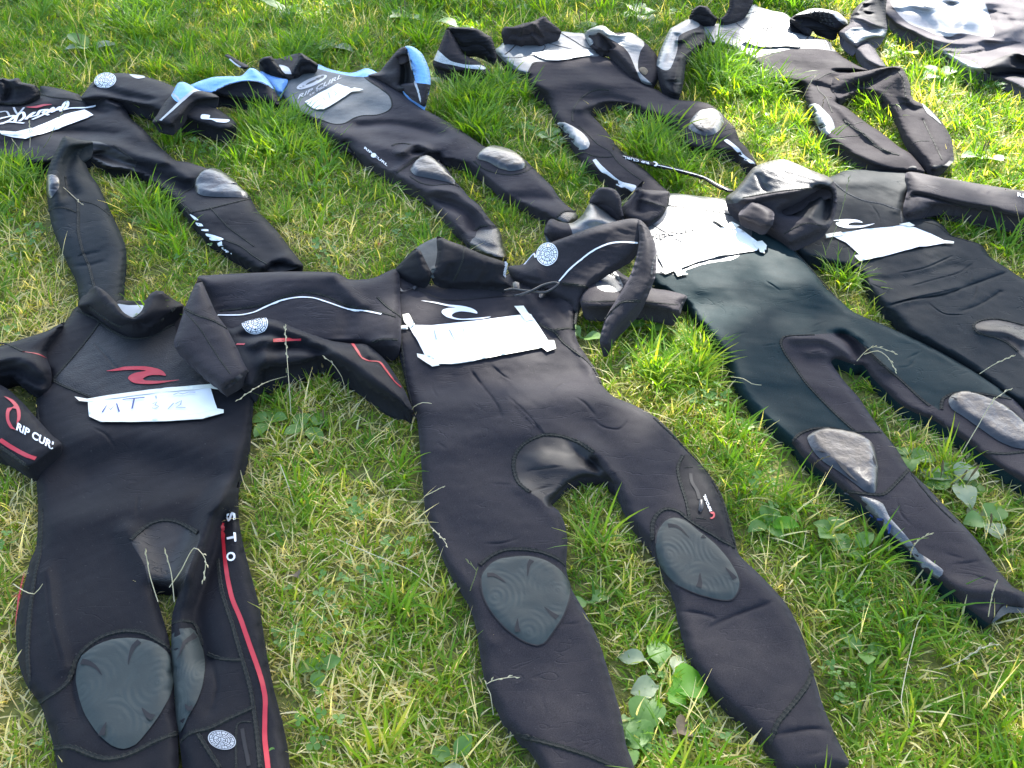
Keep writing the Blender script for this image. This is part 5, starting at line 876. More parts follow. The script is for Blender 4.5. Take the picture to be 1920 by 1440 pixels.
gs1 = pillow(Gs, 'sleeve', [(*p, z_) for p, z_ in zip(tr('b4', 172, 140, 260, 134, 400, 145, 480, 188, 530, 222, 560, 310, 575, 385, 540, 410, 470, 370, 380, 330, 300, 340, 230, 240), [.15, .155, .15, .13, .12, .085, .05, .045, .05, .055, .06, .11])], 'neoprene_black', H=.016, Rr=.04, under=.02, seed=113, noise=.002)
gs2 = pillow(Gs, 'cuff', [(*p, z_) for p, z_ in zip(tr('b4', 170, 140, 130, 230, 90, 325, 50, 430, 75, 470, 200, 502, 360, 502, 450, 520, 535, 545, 520, 500, 480, 455, 380, 392, 300, 352, 250, 260, 210, 190), [.155, .13, .1, .06, .05, .045, .045, .045, .045, .055, .06, .07, .085, .115, .14])], 'neoprene_sunlit', H=.022, Rr=.04, under=.03, seed=114, noise=.002,
             panels=[('white_stripe', tr('b4', 80, 320, 110, 340, 200, 412, 330, 442, 440, 445, 490, 470, 470, 480, 340, 472, 200, 442, 130, 430, 40, 390), 'pale_stripe')])
gs3 = pillow(Gs, 'sleeve', [(*p, z_) for p, z_ in zip(tr('b4', 1290, 195, 1330, 152, 1400, 125, 1460, 128, 1530, 178, 1670, 180, 1740, 222, 1820, 290, 1890, 380, 1915, 500, 1860, 600, 1790, 600, 1700, 545, 1600, 430, 1500, 330, 1420, 330, 1350, 310), [.06, .10, .13, .13, .11, .09, .085, .075, .06, .05, .045, .045, .05, .06, .065, .055, .05])], 'neoprene_sunlit', H=.022, Rr=.05, under=.03, seed=115, noise=.003,
             panels=[('silver_stripe', tr('b4', 1280, 170, 1390, 110, 1470, 120, 1560, 200, 1680, 170, 1760, 230, 1780, 280, 1750, 330, 1730, 420, 1740, 500, 1860, 620, 1780, 620, 1720, 500, 1660, 360, 1600, 290, 1480, 220, 1400, 180, 1360, 270, 1300, 290), 'skin_silver')],
             folds=[(tr('b4', 1400, 220, 1440, 270, 1480, 300), -.035, .025), (tr('b4', 1410, 130, 1480, 220, 1560, 340, 1700, 500), .014, .022), (tr('b4', 1330, 290, 1370, 220, 1400, 160), .010, .02)])
gc = pillow(Gs, 'collar', [(*p, z_) for p, z_ in zip(tr('b4', 610, 185, 640, 130, 700, 132, 800, 102, 880, 82, 962, 42, 1000, 80, 1102, 170, 1030, 228, 960, 262, 860, 268, 760, 268, 640, 255), [.09, .115, .12, .13, .14, .155, .14, .085, .06, .055, .055, .055, .06])], 'neoprene_sunlit', H=.014, Rr=.04, under=.03, seed=116, noise=.002, press=False, folds=[(tr('b4', 870, 100, 920, 160, 950, 210), .008, .012), (tr('b4', 770, 120, 770, 190, 740, 260), .008, .012)])
seam(gc, tr('b4', 795, 105, 775, 190, 745, 262), .0022); seam(gc, tr('b4', 870, 105, 920, 165, 950, 210), .0018); seam(gc, tr('b4', 1095, 175, 1030, 228, 960, 260, 860, 266, 760, 266, 640, 252), .0026)
seam(g, tr('b4', 740, 268, 690, 320, 640, 360), .002); seam(g, tr('b4', 930, 268, 970, 290, 950, 325, 860, 365, 740, 385, 640, 385), .0018, 'thread_grey'); seam(g, tr('b4', 980, 262, 1080, 290, 1200, 318), .0018, 'thread_grey'); seam(g, tr('b4', 1100, 185, 1210, 250, 1290, 300, 1400, 325), .002); seam(g, tr('b4', 820, 525, 860, 450, 900, 425), .0022)
seam(g, tr('b5', 325, 385, 318, 330, 345, 250, 400, 185, 470, 140, 540, 122, 620, 128), .0026); seam(g, tr('b5', 375, 640, 440, 645, 510, 670, 600, 675, 660, 670), .0022); seam(g, tr('b5', 370, 420, 430, 470, 530, 570, 630, 630, 680, 700, 780, 790, 880, 860), .002); seam(g, tr('b5', 1260, 505, 1400, 508, 1500, 490, 1580, 450, 1650, 437), .0022)
kp = patch(g, 'knee_pad', tr('b5', 1265, 440, 1290, 370, 1340, 310, 1410, 295, 1490, 305, 1545, 340, 1560, 390, 1530, 450, 1480, 490, 1400, 505, 1330, 480), 'pad_shiny', .002, .016, .025, sp=.011)
for k in ((1290, 425, 1340, 470, 1400, 500), (1360, 430, 1390, 480), (1450, 330, 1520, 360, 1545, 400)): ribbon(g, 'crease', tr('b5', *k), 'groove', .006, .018, taper=True, parent=kp)  # thin dark ribbons stand in for shade in the creases
patch(g, 'knee_pad', tr('b5', 200, 395, 300, 415, 390, 470, 440, 520, 462, 570, 440, 610, 375, 615, 330, 560, 260, 470), 'skin_silver', .002, .010, .02, sp=.011)
patch(g, 'white_stripe', tr('b5', 485, 705, 510, 695, 560, 750, 640, 820, 720, 880, 840, 915, 800, 965, 700, 915, 620, 850, 540, 780), 'pale_stripe', .003, sp=.012)
patch(g, 'white_stripe', tr('b5', 1556, 545, 1580, 530, 1680, 610, 1730, 670, 1800, 720, 1815, 755, 1770, 730, 1690, 660, 1630, 600), 'pale_stripe', .003, sp=.012)
L = label_sheet(tr('b4', 1100, 370)[0], 'white sheet on the silver-chested wetsuit at the back centre')
patch(g, 'sheet', tr('b4', 858, 362, 970, 340, 1140, 330, 1310, 328, 1365, 375, 1270, 385, 1180, 405, 1080, 420, 980, 415, 920, 392), 'paper', .006, root=L, smooth=False, curl=.0016, seed=19)
patch(gs3, 'mud_clod', tr('b4', 1745, 470, 1790, 472, 1810, 500, 1790, 530, 1760, 515, 1740, 490), 'dead_leaf', .002, .006, .02, sp=.006)
# zip lanyard trailing over the grass from the grey suit
st = tr('b5', 715, 668, 745, 655, 880, 690, 1010, 722, 1200, 768, 1390, 828, 1500, 885, 1640, 950, 1600, 962, 1480, 912, 1390, 855, 1200, 800, 1010, 755, 870, 722, 760, 690)
gl = pillow(Gs, 'zip_lanyard', zs(st, .055), 'neoprene_black', H=.003, Rr=.01, under=.004, seed=120, noise=.002, press=False, sp=.009)
q = tr('b5', 945, 720, 735, 668); lettering(gl, 'RIP CURL', q[0], q[1], (1.6, 4.0), 'print_white', bold=.03); ribbon(gl, 'lanyard_line', tr('b5', 1015, 742, 1200, 785, 1390, 838, 1500, 897, 1590, 945), 'print_white', .0035)
patch(gl, 'wave_emblem', tr('b5', 975, 718, 1000, 715, 1018, 735, 1005, 750, 985, 745, 1003, 738, 995, 725), 'print_white', .002, sp=.005)

# ================================================================== wetsuit at the back right
Hs = suit((1520, 160), 'purple-black wetsuit with slotted silver chest at the back right')
H_out = (tr('b6', 330, 160, 420, 195, 500, 195, 600, 190, 700, 172, 780, 115, 830, 30, 900, 60, 1000, 90, 1100, 110, 1180, 180, 1230, 262, 1330, 298, 1450, 330, 1500, 400, 1570, 465, 1700, 540, 1790, 582)
         + tr('b7', 400, 582, 560, 580, 640, 582, 700, 600, 640, 680, 560, 730, 470, 790, 400, 840, 460, 875, 560, 952, 640, 1012, 720, 1062, 800, 1122, 900, 1202, 1000, 1262, 1070, 1345, 1105, 1412, 980, 1405, 780, 1385, 650, 1345, 500, 1265, 400, 1195, 280, 1115, 210, 985, 160, 875, 130, 800, 105, 690)
         + tr('b6', 1100, 660, 950, 655, 900, 600, 830, 505, 750, 445, 620, 385, 470, 355, 430, 300, 350, 250, 280, 200))
h = pillow(Hs, 'torso', H_out, 'neoprene_sunlit', H=.025, Rr=.045, z=.034, noise=.006, seed=131, sp=.014, panels=[
    ('chest_panel', tr('b6', 250, 150, 500, 180, 700, 160, 830, 0, 1120, 90, 1200, 190, 1240, 260, 1480, 320, 1540, 420, 1400, 400, 1200, 395, 1050, 420, 860, 470, 760, 470, 440, 360, 330, 280), 'skin_silver'),
    ('leg', tr('b7', 90, 700, 220, 640, 380, 840, 1150, 1420, 800, 1420, 200, 1080), 'neoprene_sunlit')],
    folds=[(tr('b6', 1350, 640, 1450, 600, 1600, 575, 1750, 585), .012, .04), (tr('b7', 250, 700, 400, 740, 480, 740), -.012, .03), (tr('b7', 380, 850, 480, 960, 600, 1080, 800, 1230), .012, .02), (tr('b6', 900, 500, 1200, 480, 1500, 500), .012, .08), (tr('b6', 500, 200, 640, 150, 780, 60), -.008, .02)])
hs1 = pillow(Hs, 'sleeve', [(*p, z_) for p, z_ in zip(tr('b6', 330, 150, 200, 212, 155, 242, 100, 360, 60, 460, 48, 560, 90, 700, 140, 760, 210, 782, 245, 770, 270, 660, 282, 560, 300, 470, 380, 400, 450, 350, 445, 262, 420, 200), [.07, .095, .1, .09, .08, .07, .05, .045, .045, .045, .06, .07, .075, .06, .05, .055, .06])], 'neoprene_black', H=.03, Rr=.05, under=.035, seed=133, noise=.003,
             panels=[('silver_patch', tr('b6', 320, 130, 120, 210, 30, 500, 100, 570, 160, 560, 215, 420, 230, 300, 300, 255, 400, 210), 'skin_silver')], folds=[(tr('b6', 240, 470, 200, 560, 180, 650), .012, .02), (tr('b6', 215, 280, 205, 400, 190, 500), -.010, .014), (tr('b6', 250, 330, 340, 270, 430, 260), .014, .02)])
patch(hs1, 'cuff_opening_shade', tr('b6', 180, 680, 195, 650, 230, 645, 248, 665, 240, 690, 200, 695), 'groove', .002)  # painted near-black: shade within the sleeve end
hs2 = pillow(Hs, 'sleeve', [(*p, z_) for p, z_ in zip(tr('b6', 1135, 160, 1190, 118, 1280, 80, 1350, 68, 1420, 74, 1530, 100, 1600, 160, 1612, 195, 1550, 252, 1470, 245, 1380, 215, 1340, 230, 1290, 300, 1230, 262, 1150, 205), [.09, .115, .125, .12, .115, .105, .08, .06, .045, .045, .055, .055, .05, .05, .06])], 'neoprene_black', H=.025, Rr=.05, under=.03, seed=134, noise=.003,
             panels=[('silver_patch', tr('b6', 1180, 120, 1280, 60, 1450, 50, 1640, 130, 1620, 220, 1540, 170, 1480, 110, 1380, 95, 1280, 110), 'skin_silver')], folds=[(tr('b6', 1200, 150, 1280, 150, 1340, 220), -.03, .022)])
for k in range(5): ribbon(hs2, 'slot', tr('b6', 1300+k*38, 75+k*6, 1320+k*36, 130+k*8, 1370+k*34, 190+k*4), 'groove', .008, .002)
hc = pillow(Hs, 'collar', [(*p, z_) for p, z_ in zip(tr('b6', 318, 155, 330, 105, 355, 68, 400, 44, 470, 58, 505, 110, 550, 158, 500, 195, 420, 190), [.08, .11, .13, .14, .13, .11, .07, .06, .065])], 'neoprene_black', H=.012, Rr=.03, under=.02, seed=135, noise=.001, press=False)
hc2 = pillow(Hs, 'collar', [(*p, z_) for p, z_ in zip(tr('b6', 550, 158, 600, 128, 640, 60, 652, -10, 740, -30, 832, -10, 832, 35, 785, 112, 700, 172, 600, 195), [.07, .085, .11, .135, .13, .11, .09, .06, .055, .06])], 'neoprene_sunlit', H=.012, Rr=.03, under=.02, seed=136, noise=.001, press=False)
# raised right leg of the back right suit
h2 = pillow(Hs, 'leg', [(*p, z_) for p, z_ in zip(tr('b7', 360, 640, 480, 600, 630, 580, 760, 552, 900, 543, 950, 600, 990, 700, 1005, 800, 1090, 852, 1170, 912, 1250, 1002, 1320, 1122, 1345, 1270, 1340, 1312, 1280, 1372, 1170, 1402, 1090, 1300, 1000, 1202, 930, 1102, 870, 962, 800, 862, 720, 780, 620, 735, 500, 780, 400, 830, 340, 760), [.06, .075, .09, .115, .135, .125, .10, .08, .06, .055, .05, .045, .042, .042, .042, .042, .045, .045, .045, .05, .055, .06, .06, .05, .045, .05])], 'neoprene_sunlit', H=.024, Rr=.05, under=.03, seed=137, noise=.004, sp=.013,
            folds=[(tr('b7', 420, 760, 560, 710, 700, 650, 850, 570), -.028, .035), (tr('b7', 900, 560, 940, 680, 960, 800), .012, .02), (tr('b7', 970, 860, 1020, 900, 1080, 880), -.012, .015), (tr('b7', 1090, 980, 1150, 1100, 1220, 1260), -.006, .01)])
seam(h2, tr('b7', 880, 560, 930, 650, 950, 780, 960, 830), .0026); seam(h2, tr('b7', 820, 860, 900, 850, 970, 840, 1010, 810), .0022); seam(h2, tr('b7', 1090, 970, 1140, 1080, 1190, 1180, 1250, 1310), .0022); seam(h2, tr('b7', 990, 1180, 1060, 1155, 1140, 1155), .0018)
patch(h2, 'knee_pad', tr('b7', 1085, 850, 1120, 880, 1200, 960, 1240, 1020, 1180, 970, 1120, 920), 'skin_silver', .002, .006, .02, sp=.012); patch(h2, 'cuff_opening_shade', tr('b7', 1170, 1395, 1180, 1355, 1270, 1350, 1320, 1290, 1345, 1290, 1340, 1320, 1280, 1375), 'groove', .002)  # silver pad; shade in the ankle mouth painted near-black
seam(h, tr('b7', 230, 650, 300, 610, 400, 580, 500, 575, 620, 590), .0022); seam(h, tr('b7', 220, 660, 240, 740, 300, 800, 350, 920), .0022); seam(h, tr('b7', 385, 1130, 480, 1115, 560, 1110, 590, 1085), .0022); seam(h, tr('b7', 440, 980, 520, 1040, 600, 1090, 700, 1190, 820, 1250, 900, 1270), .003); seam(h, tr('b7', 500, 1030, 560, 1005, 600, 1000), .002)
patch(h, 'knee_pad', tr('b7', 160, 870, 230, 860, 300, 920, 350, 980, 370, 1060, 300, 1110, 250, 1060, 200, 960), 'skin_silver', .002, .010, .02, sp=.012); patch(h, 'cuff_opening_shade', tr('b7', 970, 1395, 985, 1365, 1030, 1362, 1040, 1400), 'groove', .002)  # silver pad; the ankle mouth's shade is a painted dark patch
for k in range(6): ribbon(h, 'slot', tr('b6', 925+k*26, 140+k*17, 910+k*26, 170+k*17, 905+k*27, 205+k*16), 'groove', .009, .002)
ribbon(h, 'slot', tr('b6', 880, 95, 862, 190, 910, 225, 990, 275), 'groove', .006, .002); ribbon(h, 'slot', tr('b6', 1290, 300, 1265, 340, 1240, 380), 'groove', .006, .002)
for k in range(5): ribbon(h, 'slot', tr('b6', 1330+k*28, 300+k*8, 1345+k*30, 340+k*8, 1345+k*32, 385+k*5), 'groove', .008, .002)
for k in range(3): ribbon(h, 'slot', tr('b6', 555, 250+k*18, 640, 255+k*18, 740, 290+k*20), 'thread_grey', .004, .002)
seam(h, tr('b6', 690, 178, 730, 215, 770, 240), .0018, 'thread_grey'); seam(h, tr('b6', 830, 30, 780, 110, 900, 90, 1000, 120, 1100, 180, 1200, 235), .0018)
L = label_sheet(tr('b6', 990, 340)[0], 'white sheet on the slotted silver chest of the back right wetsuit')
patch(h, 'sheet', tr('b6', 745, 345, 860, 300, 1000, 280, 1110, 285, 1180, 300, 1235, 380, 1210, 400, 1080, 392, 980, 400, 880, 392, 800, 370), 'paper', .008, root=L, smooth=False, curl=.0016, seed=23)

# ================================================================== crumpled wetsuit in the top right corner
Is = suit((1830, 90), 'crumpled sunlit wetsuit lying in folds in the top right corner')
I_out = tr('b7', 740, 100, 760, 40, 800, -60, 950, -120, 1300, -140, 1700, -130, 2050, 0, 2300, 150, 2350, 500, 2200, 800, 2000, 780, 1920, 742, 1800, 680, 1700, 634, 1600, 605, 1500, 592, 1400, 540, 1250, 432, 1150, 362, 1090, 330, 1000, 272, 900, 232, 830, 175)
i_ = pillow(Is, 'torso', I_out, 'neoprene_glare', H=.03, Rr=.06, z=.036, noise=.006, seed=141, sp=.014, panels=[
    ('chest_panel', tr('b7', 840, 0, 890, 110, 980, 190, 1100, 240, 1200, 280, 1310, 300, 1400, 270, 1660, 300, 1650, 180, 1600, 30, 1500, -40, 1100, -60), 'skin_glare'),
    ('side_stripe', tr('b7', 1120, 340, 1150, 365, 1250, 432, 1400, 545, 1500, 600, 1610, 605, 1580, 560, 1480, 500, 1350, 460, 1250, 400), 'skin_glare'),
    ('hip_shade', tr('b7', 1590, 560, 1650, 500, 1750, 460, 1860, 430, 1960, 480, 2100, 560, 2000, 640, 1750, 630, 1620, 600), 'neoprene_black')],  # shaded underside of the fold, painted as a near-black panel
    folds=[(tr('b7', 1150, 50, 1200, 150, 1300, 290), 0.0186, .035), (tr('b7', 1320, 30, 1335, 140, 1330, 240), -0.0217, .03), (tr('b7', 1600, 20, 1500, 120, 1360, 260), 0.0279, .05), (tr('b7', 1640, 100, 1660, 200, 1670, 300), -0.0186, .035), (tr('b7', 1760, 120, 1800, 220, 1700, 310), -0.0124, .03),
           (tr('b7', 1900, 210, 1780, 280, 1680, 320), 0.0248, .04), (tr('b7', 900, 200, 1100, 290, 1350, 350, 1600, 330), 0.0124, .04), (tr('b7', 1610, 560, 1750, 490, 1850, 430, 1960, 470), 0.0372, .045), (tr('b7', 1650, 610, 1850, 600, 2000, 620), -0.0372, .04), (tr('b7', 1280, 430, 1480, 435, 1620, 410, 1850, 350), -0.0062, .014), (tr('b7', 1100, 60, 1000, 40, 900, 60), 0.0186, .04), (tr('b7', 1170, 340, 1190, 270), -0.0037, .01)])
i1 = pillow(Is, 'sleeve', [(*p, z_) for p, z_ in zip(tr('b7', 500, 135, 520, 95, 570, 35, 620, 0, 700, -60, 800, -60, 790, 60, 790, 150, 800, 215, 800, 250, 780, 300, 720, 310, 660, 322, 600, 345, 545, 390, 480, 350, 430, 310, 408, 265, 450, 225, 490, 195), [.08, .10, .12, .12, .11, .09, .08, .07, .06, .06, .055, .055, .055, .06, .05, .05, .055, .07, .08, .085])], 'neoprene_glare', H=.03, Rr=.05, under=.035, seed=143, noise=.004,
            panels=[('silver_patch', tr('b7', 455, 270, 500, 235, 590, 220, 640, 250, 720, 235, 800, 245, 780, 300, 680, 305, 610, 330, 540, 350, 480, 310), 'skin_silver'), ('sleeve_back', tr('b7', 470, 130, 600, -20, 820, -80, 820, 210, 740, 215, 620, 150, 560, 145), 'neoprene_black')],
            folds=[(tr('b7', 500, 140, 600, 155, 700, 200, 780, 220), .016, .025), (tr('b7', 620, 40, 600, 90, 640, 110), -.012, .02), (tr('b7', 760, 0, 770, 100, 790, 180), -.02, .02)])
i2 = pillow(Is, 'cuff', zs(tr('b7', 540, 400, 590, 350, 660, 340, 720, 440, 790, 545, 740, 552, 660, 520, 600, 480), .045), 'neoprene_glare', H=.02, Rr=.035, under=.03, seed=144, noise=.002)
seam(i_, tr('b7', 1290, 432, 1380, 438, 1480, 435, 1570, 415), .0024); seam(i_, tr('b7', 1060, 28, 1140, 65, 1230, 60, 1300, 45), .002, 'thread_grey')

# ================================================================== grass: blades in tufts, scattered over the lawn and pressed flat under the suits
rs = np.random.RandomState(11)
def tuft(name, n, rad, l0, l1, w0, w1, th0, th1, t0, t1, seed, seg=4, droop=1.0):
    r = random.Random(seed); V, F, tint = [], [], []
    for _ in range(n):
        a = r.uniform(0, 6.283); rr = rad*math.sqrt(r.random()); x, y = rr*math.cos(a), rr*math.sin(a); z = 0.0
        az = r.uniform(0, 6.283) if r.random() < .6 else a+r.gauss(0, .6)
        Ln = r.uniform(l0, l1); w = r.uniform(w0, w1); th = r.uniform(th0*.3, th0); the = th+r.uniform(.2, 1)*(th1-th)*droop
        tv = r.uniform(t0, t1) if r.random() > .12 else min(1.0, r.uniform(t0, t1)+.3)
        tw = r.uniform(-.7, .7); k = len(V)
        for s in range(seg+1):
            f = s/seg; ww = w*(1-f**2.2)*(.75+.5*min(1, f*3)) if s < seg else .0002
            sd_ = az+1.5708+tw*f; dx, dy = math.cos(sd_)*ww*.5, math.sin(sd_)*ww*.5
            V += [(x-dx, y-dy, z), (x+dx, y+dy, z+ww*.25)]; tint += [tv, tv]
            ang = th+(the-th)*f; st = Ln/seg
            x += math.cos(az)*math.sin(ang)*st; y += math.sin(az)*math.sin(ang)*st; z += math.cos(ang)*st
            if z < .003: z = .003
        F += [(k+2*s, k+2*s+1, k+2*s+3, k+2*s+2) for s in range(seg)]
    me = bpy.data.meshes.new(name); me.from_pydata(V, [], F); me.update(); me.materials.append(M('grass_blade'))
    at_ = me.attributes.new('tint', 'FLOAT', 'POINT'); at_.data.foreach_set('value', tint)
    me.polygons.foreach_set('use_smooth', [True]*len(me.polygons))
    return bpy.data.objects.new(name, me)
TUFTS = [tuft('grass_tuft', 13, .028, .025, .055, .0032, .0056, 1.05, 1.8, .12, .66, s) for s in (1, 2, 3)]
TUFTS += [tuft('grass_tuft', 12, .030, .03, .07, .0028, .0048, 1.2, 1.8, .38, .86, s) for s in (4, 5)]
TUFTS += [tuft('straw_tuft', 7, .035, .03, .075, .0022, .0040, 1.35, 1.6, .80, 1.0, s) for s in (6, 7)]
TUFTS += [tuft('long_tuft', 26, .03, .07, .14, .0032, .0056, .7, 2.1, .06, .52, s, 6) for s in (8, 9, 10)]
TUFTS += [tuft('upright_tuft', 8, .03, .04, .085, .0028, .0050, .6, 1.4, .1, .58, s, 4) for s in (11, 12)]
TUFTS += [tuft('stray_blade', 2, .03, .08, .15, .0020, .0032, 1.0, 1.7, .85, 1.0, s, 7) for s in (13, 14)]
TUFTS_MOSS = [tuft('moss_tuft', 24, .03, .010, .024, .0024, .0042, 1.2, 1.7, .5, .76, s, 2) for s in (15, 16)]
TUFTS += TUFTS_MOSS
def smooth_noise(P, scale, seed): return .5+.5*np.clip(lumps(P, .8, scale*.5, scale*1.8, seed, 16), -1, 1)
Y0, Y1 = .35, 6.6
pts = []
y = Y0
while y < Y1:
    s = .0185+.0035*y; half = .45*math.hypot(y, CAMH)*1.18+.85
    x = np.arange(-half, half, s); pts.append(np.stack([x+rs.uniform(-.5, .5, len(x))*s, y+rs.uniform(-.5, .5, len(x))*s], 1)); y += s*.92
pts = np.vstack(pts)
px = topx(np.concatenate([pts, np.full((len(pts), 1), .02)], 1))
near = np.full(len(pts), 9.0); cov = np.zeros(len(pts), bool)
for q in FOOT:
    lo, hi = q.min(0)-90, q.max(0)+90
    m = (px[:, 0] > lo[0]) & (px[:, 0] < hi[0]) & (px[:, 1] > lo[1]) & (px[:, 1] < hi[1]); idx = np.where(m)[0]
    if not len(idx): continue
    gq = unp(q, np.full(len(q), .03))[:, :2]
    ins = inside(pts[idx], gq); dd = dist_poly(pts[idx], gq, True)
    cov[idx[ins & (dd > .006)]] = True; near[idx] = np.minimum(near[idx], np.where(ins, 0, dd))
pts, px, near = pts[~cov], px[~cov], near[~cov]
n = len(pts)
dryn = smooth_noise(pts, .5, 3); lush = smooth_noise(pts, .8, 5); mid = smooth_noise(pts, .16, 9)
far = np.clip((pts[:, 1]-2.2)/2.4, 0, 1)
leftdry = np.clip((1100-px[:, 0])/900, 0, 1)*np.clip((px[:, 1]-250)/350, 0, 1)
dry = .05+.20*(dryn-.45)+.10*leftdry-.10*far+.10*(mid-.5)+rs.normal(0, .05, n)
kind = rs.randint(0, 3, n)
u = rs.rand(n)
kind[u < .30+.18*leftdry] = rs.randint(3, 5, n)[u < .30+.18*leftdry]
pst = .15+.20*leftdry*np.clip(dryn*1.6-.3, 0, 1)-.07*far
v = rs.rand(n); kind[v < pst] = rs.randint(5, 7, n)[v < pst]
plong = np.clip(.018+.07*far*np.clip(lush*2-1, 0, 1)+.03*np.clip(lush*2-1.1, 0, 1), 0, .12)
kind_long = (rs.rand(n) < plong) & (near > .05)
TUFTS_AT = [(540, 262, 70), (500, 235, 50), (860, 225, 80), (930, 175, 50), (1330, 120, 60), (1390, 150, 55), (1440, 175, 40), (560, 110, 45), (280, 40, 60), (1640, 190, 30), (1670, 215, 30), (1250, 320, 50), (1230, 275, 45), (350, 345, 50), (330, 380, 50), (1260, 690, 60), (1330, 640, 50), (1620, 500, 40), (1590, 520, 35), (1290, 560, 30), (60, 330, 60), (1180, 150, 25), (1690, 700, 40)]
for cx, cy, rr in TUFTS_AT:
    m = ((px[:, 0]-cx)/rr)**2+((px[:, 1]-cy)/(rr*.55))**2 < 1
    kind_long |= m & (rs.rand(n) < .45) & (near > .02)
kind[kind_long] = rs.randint(7, 10, n)[kind_long]
up = (rs.rand(n) < .10+.12*far) & (near > .035) & ~kind_long; kind[up] = rs.randint(10, 12, n)[up]
st = (rs.rand(n) < .04) & ~kind_long; kind[st] = rs.randint(12, 14, n)[st]
ms_ = (rs.rand(n) < .22+.16*leftdry) & (kind < 5); kind[ms_] = rs.randint(14, 16, n)[ms_]
scale = rs.uniform(.75, 1.25, n)*(.86+.34*far)
press = np.clip(.42+near/.07, 0, 1); scale *= np.where(rs.rand(n) < .13, 1, press)
rot = np.stack([rs.normal(0, .13, n), rs.normal(0, .13, n), rs.uniform(0, 6.283, n)], 1)

def scatter(name, P, protos, kind, scale, rot, dry, ratio=None):
    me = bpy.data.meshes.new(name); me.from_pydata(np.concatenate([P, np.zeros((len(P), 1))], 1).tolist(), [], [])
    for nm, ty, dat in (('variety', 'INT', kind.astype(np.int32)), ('size', 'FLOAT', scale.astype(np.float32)), ('dry', 'FLOAT', dry.astype(np.float32))):
        a_ = me.attributes.new(nm, ty, 'POINT'); a_.data.foreach_set('value', dat)
    a_ = me.attributes.new('turn', 'FLOAT_VECTOR', 'POINT'); a_.data.foreach_set('vector', rot.astype(np.float32).ravel())
    o = bpy.data.objects.new(name, me); COL.objects.link(o)
    ng = bpy.data.node_groups.new(name+'_scatter', 'GeometryNodeTree')
    ng.interface.new_socket('Geometry', in_out='INPUT', socket_type='NodeSocketGeometry'); ng.interface.new_socket('Geometry', in_out='OUTPUT', socket_type='NodeSocketGeometry')
    N_ = ng.nodes.new; K = ng.links.new
    gi, go = N_('NodeGroupInput'), N_('NodeGroupOutput')
    def attr(nm, ty):
        a_ = N_('GeometryNodeInputNamedAttribute'); a_.data_type = ty; a_.inputs['Name'].default_value = nm; return a_.outputs['Attribute']
    va, sz, tn = attr('variety', 'INT'), attr('size', 'FLOAT'), attr('turn', 'FLOAT_VECTOR')
    er = N_('FunctionNodeEulerToRotation'); K(tn, er.inputs[0])
    jn = N_('GeometryNodeJoinGeometry')
    for i, pr in enumerate(protos):
        oi = N_('GeometryNodeObjectInfo'); oi.inputs['Object'].default_value = pr; oi.inputs['As Instance'].default_value = False
        cp = N_('FunctionNodeCompare'); cp.data_type = 'INT'; cp.operation = 'EQUAL'; K(va, cp.inputs[2]); cp.inputs[3].default_value = i
        ip = N_('GeometryNodeInstanceOnPoints'); K(gi.outputs[0], ip.inputs['Points']); K(oi.outputs['Geometry'], ip.inputs['Instance'])
        K(cp.outputs[0], ip.inputs['Selection']); K(er.outputs[0], ip.inputs['Rotation']); K(sz, ip.inputs['Scale']); K(ip.outputs[0], jn.inputs[0])
    K(jn.outputs[0], go.inputs[0])
    md = o.modifiers.new('scatter', 'NODES'); md.node_group = ng
    return o
bare = (smooth_noise(pts, .28, 33) > .86) & (rs.rand(n) < .55) & ~kind_long
keep = ~bare
gr = scatter('grass', pts[keep], TUFTS, kind[keep], scale[keep], rot[keep], dry[keep])
tag(gr, 'green and straw-coloured lawn grass around and between the wetsuits', 'grass', kind='stuff')

# clover and small round weeds low in the grass
def clover(seed):
    r = random.Random(seed); V, F = [], []
    for _ in range(9):
        cx, cy, cz = r.gauss(0, .018), r.gauss(0, .018), r.uniform(.012, .035); s = r.uniform(.003, .006); ph = r.random()*6.28
        tx, ty = r.gauss(0, .3), r.gauss(0, .3)
        for k in range(3):
            a0 = ph+k*2.094; c0 = (cx+math.cos(a0)*s, cy+math.sin(a0)*s); b0 = len(V)
            V.append((cx, cy, cz))
            for j in range(6):
                aa = a0-1.9+3.8*j/5; X, Y = c0[0]+math.cos(aa)*s*.85, c0[1]+math.sin(aa)*s*.85
                V.append((X, Y, cz+(X-cx)*tx+(Y-cy)*ty+.0015))
            F += [(b0, b0+j+1, b0+j+2) for j in range(5)]
    me = bpy.data.meshes.new('clover_sprig'); me.from_pydata(V, [], F); me.update(); me.materials.append(M('leaf_plantain'))
    return bpy.data.objects.new('clover_sprig', me)
CL = [clover(s) for s in range(3)]
cm = smooth_noise(pts, .45, 21); sel = (rs.rand(n) < .05*np.clip(cm*2.4-1.2, 0, 1)+.004) & (near > .04)
cp_ = pts[sel]; k_ = len(cp_)
co = scatter('clover', cp_, CL, rs.randint(0, 3, k_), rs.uniform(.7, 1.3, k_), np.stack([rs.normal(0, .2, k_), rs.normal(0, .2, k_), rs.uniform(0, 6.28, k_)], 1), np.zeros(k_))
tag(co, 'small round clover leaves low in the lawn', 'clover', kind='stuff')

